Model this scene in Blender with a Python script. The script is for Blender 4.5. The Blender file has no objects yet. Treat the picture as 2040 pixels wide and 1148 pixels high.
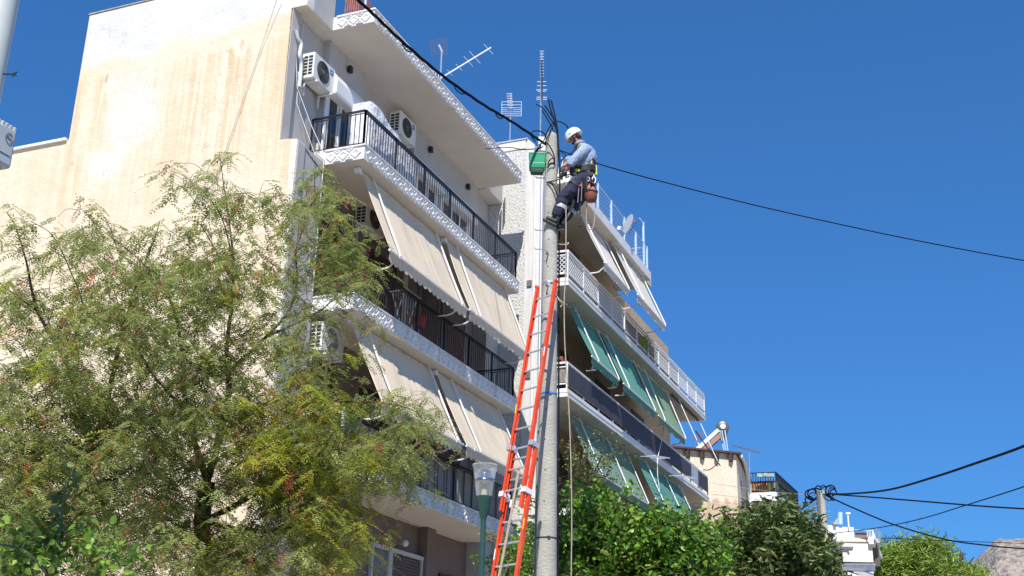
import bpy, bmesh, math, random
import numpy as np
from mathutils import Vector, Matrix
sc = bpy.context.scene
PI = math.pi
# ---------------------------------------------------------------- camera
# world: X runs along the street away from the viewer, Y to the left, Z up
FOC, PITCH, ROLL, YAW = 2374.6, 0.35213, 0.024026, 0.392615
IW, IH = 2040, 1148
CAMP = Vector((0, 0, 1.6))
def _hd(v):
    a, b = math.sin(YAW), math.cos(YAW)
    return Vector((v[0]*a + v[1]*b, -v[0]*b + v[1]*a, v[2]))
_cp, _sp, _cr, _sr = math.cos(PITCH), math.sin(PITCH), math.cos(ROLL), math.sin(ROLL)
FW = _hd((0, _cp, _sp)); RT = _hd((_cr, -_sr*_sp, _sr*_cp)); UP = _hd((-_sr, -_cr*_sp, _cr*_cp))
UP = _hd((-_sr*1.0, -_sp*_cr, _cp*_cr)); RT = _hd((_cr, -_sp*_sr, _cp*_sr))
cd = bpy.data.cameras.new('camera'); cam = bpy.data.objects.new('camera', cd)
sc.collection.objects.link(cam); sc.camera = cam
cd.sensor_width = 36; cd.lens = 36*FOC/IW; cd.clip_end = 3000; cd.clip_start = .1
cam.matrix_world = Matrix(((RT.x, UP.x, -FW.x, CAMP.x), (RT.y, UP.y, -FW.y, CAMP.y), (RT.z, UP.z, -FW.z, CAMP.z), (0, 0, 0, 1)))
# ---------------------------------------------------------------- light
SUN_TRAVEL = Vector((1.0, .32, -1.2)).normalized()
w = bpy.data.worlds.new('World'); sc.world = w; w.use_nodes = True
wn = w.node_tree.nodes; wl = w.node_tree.links; wn.clear()
sky = wn.new('ShaderNodeTexSky'); sky.sky_type = 'NISHITA'; sky.sun_disc = False
sky.sun_elevation = math.asin(-SUN_TRAVEL.z); sky.sun_rotation = math.atan2(-SUN_TRAVEL.x, -SUN_TRAVEL.y)
sky.air_density = 1.0; sky.dust_density = .1; sky.ozone_density = 4; sky.altitude = 100
bg = wn.new('ShaderNodeBackground'); bg.inputs[1].default_value = .118
wo = wn.new('ShaderNodeOutputWorld'); gm = wn.new('ShaderNodeGamma'); gm.inputs[1].default_value = .64; hs = wn.new('ShaderNodeVectorMath'); hs.operation = 'MULTIPLY'; hs.inputs[1].default_value = (.285, .77, 1.44)
wl.new(sky.outputs[0], gm.inputs[0]); wl.new(gm.outputs[0], hs.inputs[0]); wl.new(hs.outputs[0], bg.inputs[0]); wl.new(bg.outputs[0], wo.inputs[0])
sd = bpy.data.lights.new('sun', 'SUN'); sd.energy = 4.3; sd.angle = math.radians(.5); sd.color = (1, .95, .88)
so = bpy.data.objects.new('sun', sd); sc.collection.objects.link(so)
so.location = (-20, -8, 40); so.rotation_euler = SUN_TRAVEL.to_track_quat('-Z', 'Y').to_euler()
sc.view_settings.view_transform = 'Standard'; sc.view_settings.look = 'None'
sc.view_settings.exposure = 0.5; sc.view_settings.gamma = 1
# ---------------------------------------------------------------- photo ray helpers: a pixel and a known distance give a place
def ray(x, y):
    d = FW + RT*((x-IW/2)/FOC) - UP*((y-IH/2)/FOC); return d.normalized()
def onY(x, y, Y): d = ray(x, y); return CAMP + d*((Y-CAMP.y)/d.y)
def onX(x, y, X): d = ray(x, y); return CAMP + d*((X-CAMP.x)/d.x)
def onZ(x, y, Z): d = ray(x, y); return CAMP + d*((Z-CAMP.z)/d.z)
def hz(x, y, D): d = ray(x, y); return CAMP + d*(D/math.hypot(d.x, d.y))
HR = Vector((RT.x, RT.y, 0)).normalized()          # level, to the viewer's right
HF = Vector((FW.x, FW.y, 0)).normalized()          # level, away from the viewer
ZZ = Vector((0, 0, 1))
# ---------------------------------------------------------------- materials
def new_mat(name):
    m = bpy.data.materials.new(name); m.use_nodes = True
    nt = m.node_tree; b = nt.nodes['Principled BSDF']
    return m, nt, b
def nd(nt, t, **k):
    n = nt.nodes.new(t)
    for a, v in k.items(): setattr(n, a, v)
    return n
def mixc(nt, fac, a, b, mode='MIX'):
    n = nd(nt, 'ShaderNodeMix', data_type='RGBA', blend_type=mode)
    for i, v in ((0, fac), (6, a), (7, b)):
        if hasattr(v, 'links'): nt.links.new(v, n.inputs[i])
        elif i == 0: n.inputs[0].default_value = v
        else: n.inputs[i].default_value = (*v, 1) if len(v) == 3 else v
    return n.outputs[2]
def mth(nt, op, a, b=None, c=None, clamp=False):
    n = nd(nt, 'ShaderNodeMath', operation=op, use_clamp=clamp)
    for i, v in enumerate((a, b, c)):
        if v is None: continue
        if hasattr(v, 'links'): nt.links.new(v, n.inputs[i])
        else: n.inputs[i].default_value = v
    return n.outputs[0]
def wpos(nt, sx=1, sy=1, sz=1):
    g = nd(nt, 'ShaderNodeNewGeometry')
    if (sx, sy, sz) == (1, 1, 1): return g.outputs['Position']
    m = nd(nt, 'ShaderNodeVectorMath', operation='MULTIPLY'); nt.links.new(g.outputs['Position'], m.inputs[0])
    m.inputs[1].default_value = (sx, sy, sz); return m.outputs[0]
def opos(nt, sx=1, sy=1, sz=1):
    g = nd(nt, 'ShaderNodeTexCoord')
    m = nd(nt, 'ShaderNodeVectorMath', operation='MULTIPLY'); nt.links.new(g.outputs['Object'], m.inputs[0])
    m.inputs[1].default_value = (sx, sy, sz); return m.outputs[0]
def noise(nt, vec, scale, detail=4, rough=.55):
    n = nd(nt, 'ShaderNodeTexNoise'); n.inputs['Scale'].default_value = scale
    n.inputs['Detail'].default_value = detail; n.inputs['Roughness'].default_value = rough
    nt.links.new(vec, n.inputs['Vector']); return n.outputs[0]
def ramp(nt, fac, stops):
    r = nd(nt, 'ShaderNodeValToRGB'); nt.links.new(fac, r.inputs[0]); e = r.color_ramp.elements
    while len(e) < len(stops): e.new(.5)
    for i, (p, c) in enumerate(stops):
        e[i].position = p; e[i].color = (*c, 1) if hasattr(c, '__len__') else (c, c, c, 1)
    return r.outputs[0]
def bump(nt, b, h, dist, strength=1):
    n = nd(nt, 'ShaderNodeBump'); n.inputs['Distance'].default_value = dist; n.inputs['Strength'].default_value = strength
    nt.links.new(h, n.inputs['Height']); nt.links.new(n.outputs[0], b.inputs['Normal'])
def mat(name, col, rough=.7, var=.12, sc_=3, bmp=0, metal=0, streak=0, grime=None, spec=None, obj=False):
    m, nt, b = new_mat(name)
    P = (opos if obj else wpos)(nt)
    n = noise(nt, P, sc_, 6)
    f = ramp(nt, n, [(.3, 0), (.7, 1)])
    lo = tuple(c*(1-var) for c in col); hi = tuple(min(1, c*(1+var)) for c in col)
    c = mixc(nt, f, lo, hi)
    if streak:
        s = noise(nt, (opos if obj else wpos)(nt, 1, 1, .07), 9, 5)
        c = mixc(nt, mth(nt, 'MULTIPLY', ramp(nt, s, [(.45, 0), (.75, 1)]), streak), c, grime or tuple(x*.5 for x in col))
    nt.links.new(c, b.inputs['Base Color'])
    b.inputs['Roughness'].default_value = rough; b.inputs['Metallic'].default_value = metal
    if spec is not None: b.inputs['Specular IOR Level'].default_value = spec
    if bmp: bump(nt, b, noise(nt, P, 60 if bmp < .02 else 25, 6), bmp)
    return m
M = {}
M['white'] = mat('white_paint', (.80, .795, .78), .6, .05, 4, .002, streak=.32, grime=(.55, .52, .47))
M['soffit'] = mat('soffit_plaster', (.71, .65, .575), .85, .05, 1.5, .002)
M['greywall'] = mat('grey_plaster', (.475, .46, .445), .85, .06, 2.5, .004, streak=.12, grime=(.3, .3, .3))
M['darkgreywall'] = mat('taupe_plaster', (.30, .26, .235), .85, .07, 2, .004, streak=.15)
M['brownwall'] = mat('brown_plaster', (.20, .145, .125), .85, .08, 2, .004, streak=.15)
M['black'] = mat('black_iron', (.012, .013, .018), .45, .2, 8)
M['cable'] = mat('black_cable', (.006, .007, .012), .7, .3, 12, spec=.2)
M['frame'] = mat('white_frame', (.78, .79, .80), .35, .03, 5)
M['cassette'] = mat('white_shell', (.80, .81, .82), .35, .04, 4)
M['glass'] = mat('dark_pane', (.02, .023, .03), .08, .3, 1.5, spec=.8)
M['shutter'] = mat('maroon_slats', (.115, .045, .035), .55, .2, 4)
M['ac'] = mat('ac_casing', (.74, .74, .70), .45, .05, 6, streak=.2, grime=(.45, .42, .36))
M['acdark'] = mat('ac_dark', (.02, .02, .022), .6, .3, 8)
M['acgrille'] = mat('ac_grille', (.14, .14, .145), .5, .2, 9)
M['blue'] = mat('blue_sticker', (.03, .16, .55), .4, .1, 9)
M['steel'] = mat('galvanised_steel', (.55, .58, .62), .42, .15, 9, metal=.7)
M['alu'] = mat('aluminium', (.68, .70, .72), .35, .12, 9, metal=.6)
M['red'] = mat('orange_red_fibreglass', (.68, .062, .018), .5, .16, 9, streak=.5, grime=(.62, .17, .09))
M['green_lamp'] = mat('dark_green_enamel', (.022, .075, .065), .38, .12, 6)
M['green_box'] = mat('green_plastic', (.012, .27, .12), .38, .12, 12)
M['navy'] = mat('navy_cloth', (.012, .016, .042), .85, .35, 20)
M['navypanel'] = mat('navy_screen', (.050, .052, .072), .8, .15, 1.2)
M['skin'] = mat('skin', (.42, .20, .13), .55, .08, 20)
M['helmet'] = mat('white_helmet', (.82, .82, .80), .3, .04, 9)
M['leather'] = mat('brown_leather', (.19, .055, .03), .6, .35, 18)
M['strap'] = mat('black_strap', (.02, .02, .025), .7, .3, 20)
M['yellow'] = mat('yellow_webbing', (.70, .62, .05), .6, .12, 20)
M['band'] = mat('reflective_band', (.42, .43, .50), .4, .1, 20)
M['redclip'] = mat('red_clip', (.6, .03, .02), .4, .1, 20)
M['rope'] = mat('pale_rope', (.42, .34, .26), .8, .2, 30)
M['bark'] = mat('bark', (.085, .052, .038), .9, .35, 12, .01)
M['orange_pot'] = mat('terracotta', (.45, .12, .06), .7, .2, 9)
M['cream_house'] = mat('cream_plaster', (.78, .62, .47), .85, .06, 1.5, .004, streak=.25, grime=(.5, .36, .25))
M['wood'] = mat('wood_slats', (.33, .12, .09), .7, .3, 10)
M['bluepost'] = mat('pale_blue_paint', (.42, .60, .78), .5, .1, 8)
M['beige'] = mat('beige_plaster', (.56, .40, .25), .85, .08, 2, .004, streak=.15)
M['asphalt'] = mat('asphalt', (.055, .055, .057), .9, .2, 6, .005)
M['paving'] = mat('paving', (.42, .37, .31), .85, .15, 3, .004)
# shirt: pale blue cloth with soft creases
def cloth_mat(name, col, crease=.01, sc_=14):
    m, nt, b = new_mat(name); P = opos(nt, 1, 1, .6)
    n = noise(nt, P, sc_, 3); c = mixc(nt, ramp(nt, n, [(.35, 0), (.65, 1)]), tuple(x*.85 for x in col), col)
    nt.links.new(c, b.inputs['Base Color']); b.inputs['Roughness'].default_value = .85
    bump(nt, b, n, crease*3, 1); return m
M['shirt'] = cloth_mat('blue_shirt_cloth', (.31, .40, .58), .018, 11); M['trousers'] = cloth_mat('navy_trouser_cloth', (.018, .023, .055), .015, 12)
M['sheet'] = cloth_mat('plastic_sheet', (.74, .76, .80), .02, 7)
# awning cloths: faint woven stripes running down the slope
def awning_mat(name, col, stripe=.06, freq=9.0):
    m, nt, b = new_mat(name)
    P = wpos(nt, 1, 0, 0); n = noise(nt, P, freq, 3, .7)
    n2 = noise(nt, wpos(nt), 1.3, 4)
    c = mixc(nt, ramp(nt, n, [(.35, 0), (.65, 1)]), tuple(x*(1-stripe) for x in col), tuple(min(1, x*(1+stripe)) for x in col))
    c = mixc(nt, mth(nt, 'MULTIPLY', ramp(nt, n2, [(.42, 0), (.62, 1)]), .45), c, tuple(x*.80 for x in col))
    n3 = noise(nt, wpos(nt, 2.2, .4, .4), 2.4, 6, .7); c = mixc(nt, mth(nt, 'MULTIPLY', ramp(nt, n3, [(.55, 0), (.72, 1)]), .35), c, tuple(x*.66 for x in col))
    nt.links.new(c, b.inputs['Base Color']); b.inputs['Roughness'].default_value = .9
    t = nd(nt, 'ShaderNodeBsdfTranslucent'); nt.links.new(c, t.inputs[0])
    mx = nd(nt, 'ShaderNodeMixShader'); mx.inputs[0].default_value = .12
    nt.links.new(b.outputs[0], mx.inputs[1]); nt.links.new(t.outputs[0], mx.inputs[2])
    nt.links.new(mx.outputs[0], nt.nodes['Material Output'].inputs[0]); return m
M['aw_cream'] = awning_mat('cream_awning_cloth', (.80, .68, .515))
M['aw_white'] = awning_mat('offwhite_awning_cloth', (.76, .70, .62), .04)
M['aw_teal'] = awning_mat('teal_awning_cloth', (.105, .31, .245), .10)
M['aw_sage'] = awning_mat('sage_awning_cloth', (.20, .33, .20), .10)
M['aw_green'] = awning_mat('faded_green_awning_cloth', (.21, .325, .245), .08)
M['aw_dark'] = mat('awning_lining', (.06, .055, .05), .9, .1, 5)
# leaf materials
def leaf_mat(name, cols, clump=1.2, trans=.35, gloss=.5):
    m, nt, b = new_mat(name)
    g = nd(nt, 'ShaderNodeNewGeometry')
    c = ramp(nt, g.outputs['Random Per Island'], [(i/(len(cols)-1) if len(cols) > 1 else 0, k) for i, k in enumerate(cols)])
    n = noise(nt, wpos(nt), clump, 3)
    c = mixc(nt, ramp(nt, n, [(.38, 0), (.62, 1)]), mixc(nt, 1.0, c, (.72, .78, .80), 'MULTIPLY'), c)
    nt.links.new(c, b.inputs['Base Color']); b.inputs['Roughness'].default_value = gloss
    t = nd(nt, 'ShaderNodeBsdfTranslucent'); nt.links.new(c, t.inputs[0])
    mx = nd(nt, 'ShaderNodeMixShader'); mx.inputs[0].default_value = trans
    nt.links.new(b.outputs[0], mx.inputs[1]); nt.links.new(t.outputs[0], mx.inputs[2])
    nt.links.new(mx.outputs[0], nt.nodes['Material Output'].inputs[0]); return m
M['pep'] = leaf_mat('pepper_leaf', [(.20, .28, .07), (.34, .42, .10), (.50, .56, .19), (.27, .37, .14), (.64, .58, .18), (.32, .44, .12), (.50, .24, .15)], clump=2.5, trans=.45)
M['pepy'] = leaf_mat('pepper_leaf_young', [(.40, .50, .05), (.58, .62, .07), (.30, .42, .06), (.78, .64, .09), (.46, .55, .07), (.55, .22, .10)], trans=.5)
M['berry'] = mat('pink_berries', (.50, .075, .055), .45, .35, 30)
M['citrus'] = leaf_mat('bright_leaf', [(.035, .10, .014), (.08, .21, .02), (.18, .38, .028), (.32, .50, .045), (.05, .14, .018), (.30, .34, .05)], gloss=.4)
M['dark_leaf'] = leaf_mat('dark_leaf', [(.055, .105, .025), (.09, .15, .035), (.15, .21, .05), (.22, .21, .06)], trans=.2, gloss=.4)
M['pine'] = leaf_mat('pine_needles', [(.20, .31, .04), (.28, .40, .055), (.35, .46, .07), (.22, .31, .05)], trans=.25)
M['vine'] = leaf_mat('broad_leaf', [(.06, .14, .02), (.16, .32, .035), (.32, .52, .06), (.46, .60, .12)], clump=3, trans=.45)
# ---------------------------------------------------------------- mesh builder
class MB:
    def __init__(s): s.v = []; s.f = []; s.mi = []
    def add(s, vs, fs, mi=0):
        o = len(s.v); s.v += [tuple(p) for p in vs]; s.f += [tuple(i+o for i in q) for q in fs]; s.mi += [mi]*len(fs); return s
    def box(s, x0, x1, y0, y1, z0, z1, mi=0):
        x0, x1 = sorted((x0, x1)); y0, y1 = sorted((y0, y1)); z0, z1 = sorted((z0, z1))
        return s.add([(x0,y0,z0),(x1,y0,z0),(x1,y1,z0),(x0,y1,z0),(x0,y0,z1),(x1,y0,z1),(x1,y1,z1),(x0,y1,z1)],
              [(3,2,1,0),(4,5,6,7),(0,1,5,4),(1,2,6,5),(2,3,7,6),(3,0,4,7)], mi)
    def obox(s, c, a, b, d, mi=0):
        c, a, b, d = map(Vector, (c, a, b, d)); vs = [c+a*i+b*j+d*k for k in (-1,1) for (i,j) in ((-1,-1),(1,-1),(1,1),(-1,1))]
        fs = [(3,2,1,0),(4,5,6,7),(0,1,5,4),(1,2,6,5),(2,3,7,6),(3,0,4,7)]
        if a.cross(b).dot(d) < 0: fs = [q[::-1] for q in fs]
        return s.add(vs, fs, mi)
    def bar(s, p, q, w_, h_, up=ZZ, mi=0):
        p, q = Vector(p), Vector(q); d = q-p; u = d.normalized()
        x = u.cross(up); x = x.normalized() if x.length > 1e-4 else Vector((1,0,0)); y = x.cross(u)
        return s.obox((p+q)/2, d/2, x*w_/2, y*h_/2, mi)
    def tube(s, pts, r, n=8, caps=True, mi=0):
        pts = [Vector(p) for p in pts]; rs = r if hasattr(r, '__len__') else [r]*len(pts)
        o = len(s.v); ref = None
        for i, p in enumerate(pts):
            t = (pts[min(i+1, len(pts)-1)] - pts[max(i-1, 0)])
            t = t.normalized() if t.length > 1e-9 else ZZ
            if ref is None: ref = t.orthogonal().normalized()
            else:
                ref = ref - t*ref.dot(t); ref = ref.normalized() if ref.length > 1e-6 else t.orthogonal().normalized()
            b = t.cross(ref)
            for k in range(n):
                a = 2*PI*k/n; s.v.append(tuple(p + (ref*math.cos(a)+b*math.sin(a))*rs[i]))
        for i in range(len(pts)-1):
            for k in range(n):
                k2 = (k+1) % n; s.f.append((o+i*n+k, o+i*n+k2, o+(i+1)*n+k2, o+(i+1)*n+k)); s.mi.append(mi)
        if caps:
            s.f.append(tuple(o+k for k in range(n))[::-1]); s.mi.append(mi)
            s.f.append(tuple(o+(len(pts)-1)*n+k for k in range(n))); s.mi.append(mi)
        return s
    def lathe(s, c, prof, n=20, axis=ZZ, mi=0):
        ax = Vector(axis).normalized(); c = Vector(c)
        return s.tube([c+ax*z for z, r in prof], [max(r, 1e-4) for z, r in prof], n, True, mi)
    def prism(s, poly, d, mi=0):
        # poly: 3-D outline, d: extrusion vector
        poly = [Vector(p) for p in poly]; d = Vector(d); n = len(poly)
        nrm = sum(((poly[i]-poly[0]).cross(poly[(i+1) % n]-poly[0]) for i in range(1, n-1)), Vector())
        if nrm.dot(d) > 0: poly = poly[::-1]
        fs = [tuple(range(n)), tuple(range(2*n-1, n-1, -1))] + [(i, i+n, (i+1) % n+n, (i+1) % n) for i in range(n)]
        fs = [fs[0], fs[1]] + [q[::-1] for q in fs[2:]]
        fs = fs[:2] + [q[::-1] for q in fs[2:]]
        return s.add(poly+[p+d for p in poly], fs, mi)
    def blob(s, c, rx, ry, rz, n=10, m=7, mi=0):
        c = Vector(c); o = len(s.v)
        for i in range(m+1):
            t = PI*i/m
            for k in range(n):
                a = 2*PI*k/n; s.v.append((c.x+rx*math.sin(t)*math.cos(a), c.y+ry*math.sin(t)*math.sin(a), c.z+rz*math.cos(t)))
        for i in range(m):
            for k in range(n):
                s.f.append((o+i*n+k, o+(i+1)*n+k, o+(i+1)*n+(k+1) % n, o+i*n+(k+1) % n)); s.mi.append(mi)
        return s
    def build(s, name, m, parent=None, smooth=False, bevel=0):
        me = bpy.data.meshes.new(name)
        off = org(parent) if parent else Vector((0, 0, 0))
        me.from_pydata([(x-off.x, y-off.y, z-off.z) for x, y, z in s.v], [], s.f)
        ms = m if isinstance(m, (list, tuple)) else [m]
        for k in ms: me.materials.append(k)
        if len(ms) > 1: me.polygons.foreach_set('material_index', s.mi)
        if smooth: me.polygons.foreach_set('use_smooth', [True]*len(me.polygons))
        me.validate(); me.update()
        o = bpy.data.objects.new(name, me); sc.collection.objects.link(o)
        if parent: o.parent = parent
        if bevel:
            bv = o.modifiers.new('bevel', 'BEVEL'); bv.width = bevel; bv.segments = 2; bv.limit_method = 'ANGLE'
        if smooth:
            try:
                bm = bmesh.new(); bm.from_mesh(me)
                for e in bm.edges:
                    if len(e.link_faces) == 2 and e.calc_face_angle(0) > .7: e.smooth = False
                bm.to_mesh(me); bm.free()
            except Exception: pass
        return o
def org(p):
    v = Vector((0, 0, 0))
    while p: v += p.location; p = p.parent
    return v
def tag(o, label, cat, group=None, kind=None):
    if label: o['label'] = label
    if cat: o['category'] = cat
    if group: o['group'] = group
    if kind: o['kind'] = kind
    return o
def thing(name, loc, label, cat, group=None):
    o = bpy.data.objects.new(name, None); o.empty_display_size = .2; sc.collection.objects.link(o)
    o.location = loc; return tag(o, label, cat, group)
def struct(name, mb, m, **k):
    o = mb.build(name, m, **k); o['kind'] = 'structure'; return o
def copy_tree(o, parent=None):
    c = o.copy(); sc.collection.objects.link(c); c.parent = parent
    for ch in list(o.children): copy_tree(ch, c)
    return c
def bez(pts, n=6):
    # Catmull-Rom through the points
    P = [Vector(p) for p in pts]; P = [P[0]*2-P[1]] + P + [P[-1]*2-P[-2]]; out = []
    for i in range(1, len(P)-2):
        a, b, c, d = P[i-1], P[i], P[i+1], P[i+2]
        for k in range(n):
            t = k/n; out.append(.5*((2*b)+(c-a)*t+(2*a-5*b+4*c-d)*t*t+(3*b-a-3*c+d)*t*t*t))
    out.append(P[-2]); return out
def pick_rings(n, rad, cx, cz, y):
    return [(cx+rad*math.cos(2*PI*k/n), y, cz+rad*math.sin(2*PI*k/n)) for k in range(n+1)]
# ---------------------------------------------------------------- setting
g = MB(); N = 40
g.box(-300, 600, -500, 400, -.5, 0); struct('ground', g, M['paving'])
r_ = MB(); r_.box(-60, 200, -4.2, 4.6, .0, .004); struct('road', r_, M['asphalt'])
k_ = MB(); k_.box(-60, 200, 4.6, 4.75, 0, .13); k_.box(-60, 200, 4.75, 9.4, 0, .12); struct('pavement', k_, M['paving'])
# ---------------------------------------------------------------- first apartment building (white balconies)
def sidewall_mat():
    m, nt, b = new_mat('weathered_peach_wall')
    g = nd(nt, 'ShaderNodeNewGeometry'); s = nd(nt, 'ShaderNodeSeparateXYZ'); nt.links.new(g.outputs['Position'], s.inputs[0])
    Y, Z = s.outputs[1], s.outputs[2]
    n1 = noise(nt, wpos(nt), .9, 5); n2 = noise(nt, wpos(nt), 5, 6); st = noise(nt, wpos(nt, 0, 1, .045), 5.5, 8, .68); st2 = noise(nt, wpos(nt, 0, 1, .10), 1.0, 3)
    peach = mixc(nt, ramp(nt, n1, [(.35, 0), (.65, 1)]), (.715, .59, .425), (.755, .66, .51))
    # rain streaks under the white band, fading downward
    zz = mth(nt, 'SUBTRACT', 13.9, Z); fade = ramp(nt, mth(nt, 'DIVIDE', zz, 4.5), [(0, 0), (.04, 1), (.45, .7), (1, .15)])
    sm = mth(nt, 'MULTIPLY', mth(nt, 'MULTIPLY', ramp(nt, st, [(.44, 0), (.58, 1)]), ramp(nt, st2, [(.38, 0.15), (.58, 1)])), fade)
    c = mixc(nt, mth(nt, 'MULTIPLY', sm, .85), peach, (.61, .43, .235))
    # pale pinkish repair patch
    def spot(cy, cz, ry, rz, soft=.35, wob=.5):
        a = mth(nt, 'DIVIDE', mth(nt, 'SUBTRACT', Y, cy), ry); d = mth(nt, 'DIVIDE', mth(nt, 'SUBTRACT', Z, cz), rz)
        rr = mth(nt, 'SQRT', mth(nt, 'ADD', mth(nt, 'MULTIPLY', a, a), mth(nt, 'MULTIPLY', d, d)))
        rr = mth(nt, 'ADD', rr, mth(nt, 'MULTIPLY', mth(nt, 'SUBTRACT', n2, .5), wob))
        return ramp(nt, rr, [(max(0, 1-soft), 1), (1, 0)])
    for (cy, cz, ry, rz, k, col) in [(15.05, 12.75, .75, 1.0, .75, (.76, .655, .60)), (15.45, 11.75, .55, .42, .75, (.78, .67, .60)), (15.0, 13.6, .7, .4, .5, (.75, .64, .55)),
                                     (12.62, 13.80, .20, .30, .8, (.84, .72, .58)), (15.7, 13.55, .16, .25, .6, (.80, .72, .62)), (12.35, 11.95, .15, .13, .45, (.70, .50, .38)), (17.2, 8.45, 1.0, .16, .5, (.80, .50, .30))]:
        c = mixc(nt, mth(nt, 'MULTIPLY', spot(cy, cz, ry, rz), k), c, col)
    c = mixc(nt, mth(nt, 'MULTIPLY', spot(12.58, 13.86, .09, .17, .8, .6), .75), c, (.64, .40, .28))
    c = mixc(nt, mth(nt, 'MULTIPLY', spot(15.82, 13.72, .05, .12, .4, .6), .7), c, (.40, .36, .30))
    c = mixc(nt, mth(nt, 'MULTIPLY', spot(16.35, 11.9, .06, .07, .4, .3), .8), c, (.66, .44, .28))
    # freshly limewashed band on top, ragged lower edge that climbs to the right
    edge = mth(nt, 'ADD', mth(nt, 'MULTIPLY', mth(nt, 'SUBTRACT', Y, 14), -.055), 14.10)
    edge = mth(nt, 'ADD', edge, mth(nt, 'MULTIPLY', mth(nt, 'SUBTRACT', noise(nt, wpos(nt, 0, 1, 0), 1.1, 5), .5), .9))
    wm = ramp(nt, mth(nt, 'SUBTRACT', Z, edge), [(0, 0), (.30, 1)])
    white = mixc(nt, ramp(nt, n1, [(.4, 0), (.7, 1)]), (.66, .655, .64), (.61, .615, .62))
    specks = ramp(nt, noise(nt, wpos(nt), 7, 2), [(.74, 0), (.78, 1)])
    white = mixc(nt, mth(nt, 'MULTIPLY', specks, .5), white, (.45, .42, .38))
    c = mixc(nt, wm, c, white)
    # light strip along the corner
    c = mixc(nt, mth(nt, 'MULTIPLY', ramp(nt, mth(nt, 'SUBTRACT', Y, 11.1), [(0, 1), (.10, 1), (.16, 0)]), .7), c, (.80, .76, .70))
    vo = nd(nt, 'ShaderNodeTexVoronoi'); vo.feature = 'DISTANCE_TO_EDGE'; vo.inputs['Scale'].default_value = .55
    wob = nd(nt, 'ShaderNodeVectorMath', operation='ADD'); nt.links.new(wpos(nt), wob.inputs[0]); nn_ = nd(nt, 'ShaderNodeTexNoise'); nn_.inputs['Scale'].default_value = 2.5; nn_.inputs['Detail'].default_value = 6; nt.links.new(wpos(nt), nn_.inputs['Vector']); nt.links.new(nn_.outputs['Color'], wob.inputs[1]); nt.links.new(wob.outputs[0], vo.inputs['Vector'])
    ck = mth(nt, 'MULTIPLY', ramp(nt, vo.outputs['Distance'], [(.003, 1), (.008, 0)]), ramp(nt, n1, [(.48, 0), (.58, 1)]))
    c = mixc(nt, mth(nt, 'MULTIPLY', ck, .45), c, (.42, .33, .25))
    nt.links.new(c, b.inputs['Base Color']); b.inputs['Roughness'].default_value = .9
    h = mth(nt, 'ADD', mth(nt, 'MULTIPLY', noise(nt, wpos(nt), 2.2, 6), 1.0), mth(nt, 'MULTIPLY', noise(nt, wpos(nt), 30, 4), .18))
    bump(nt, b, h, .045); return m
M['sidewall'] = sidewall_mat()

XA0, XA1, YF, YW = 17.47, 25.20, 10.30, 11.56     # balcony ends, fascia plane, front wall
XE0, XE1, YS = 16.47, 26.20, 11.19                 # building ends, corner fin face
SLAB = {5: (14.43, 14.72), 4: (11.47, 11.76), 3: (8.51, 8.81), 2: (5.53, 5.84)}
A = thing('apartment_building', (XE0, YW, 0), 'four storey apartment building with a bare peach side wall and white diamond patterned balconies', 'building')
s = MB()
prof = [(11.12, 0), (11.12, 11.55), (11.30, 11.58), (11.505, 11.60), (11.53, 14.42), (11.19, 14.42), (11.19, 15.38), (16.54, 15.36), (16.54, 12.44), (23, 12.44), (23, 0)]
s.prism([(XE0, y, z) for y, z in prof], (.25, 0, 0)); s.build('side_wall', M['sidewall'], A)
s = MB(); s.box(XE0-.06, XE0+.30, 16.58, 23.05, 12.445, 12.50); s.build('coping', M['white'], A)
s = MB(); s.box(XE0-.015, XE0+.27, 11.18, 16.56, 15.385, 15.415); s.build('coping', mat('mossy_coping', (.35, .33, .29), .9, .3, 12), A)
# front: body wall and stepped upper storey
s = MB()
s.box(XE0+.25, XE1, YW, YW+.2, 11.6, 14.43)
s.box(XE0+.006, XE0+.256, 11.488, 11.502, 11.62, 14.41); s.box(17.75, 19.17, 11.41, YW, 11.762, 14.428); s.box(21.57, 25.15, 11.42, YW, 11.762, 14.428)
s.build('front_wall', M['greywall'], A)
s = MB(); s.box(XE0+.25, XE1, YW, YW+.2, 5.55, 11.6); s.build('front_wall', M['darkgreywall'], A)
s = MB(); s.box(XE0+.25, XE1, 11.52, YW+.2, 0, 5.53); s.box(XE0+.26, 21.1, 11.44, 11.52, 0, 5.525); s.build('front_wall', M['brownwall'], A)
s = MB(); s.box(22.95, 23.35, 11.30, 11.52, 0, 5.526); s.build('column', M['brownwall'], A)
# corner fins
s = MB(); s.box(XE0+.03, XE0+.256, 11.105, 11.118, 0, 11.52); s.box(XE0+.25, 17.45, YS-.06, YW-.003, 0, 11.53); s.build('corner_fin', M['greywall'], A)
s = MB(); s.box(25.45, XE1-.01, YS, YW-.003, 0, 11.47); s.build('corner_fin', M['greywall'], A)
# roof parapet with the narrow soffits at both ends
s = MB(); s.box(XE0+.25, 17.46, YS, YW+.2, 14.432, 15.38); s.box(25.22, XE1, YS, YW+.2, 14.432, 15.25)
s.box(17.46, 25.22, YW+.6, YW+.8, 14.72, 15.3); s.build('roof_parapet', M['greywall'], A)
s = MB(); s.box(XE0+.25, XE1, YW+.2, 16.5, 14.3, 14.5); s.build('roof', M['white'], A)
# soffit patches under the parapet ends
s = MB(); s.box(XE0+.255, 17.455, YS+.003, YW-.003, 14.418, 14.4315); s.build('soffit', M['soffit'], A)
s = MB(); s.box(25.225, XE1-.005, YS+.003, YW-.003, 14.418, 14.4315); s.build('soffit', M['soffit'], A)
# body behind (keeps light out)
s = MB(); s.box(XE0+.26, XE1-.01, YW+.2, 22.9, 0, 12.3); s.build('core', M['darkgreywall'], A)

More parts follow.
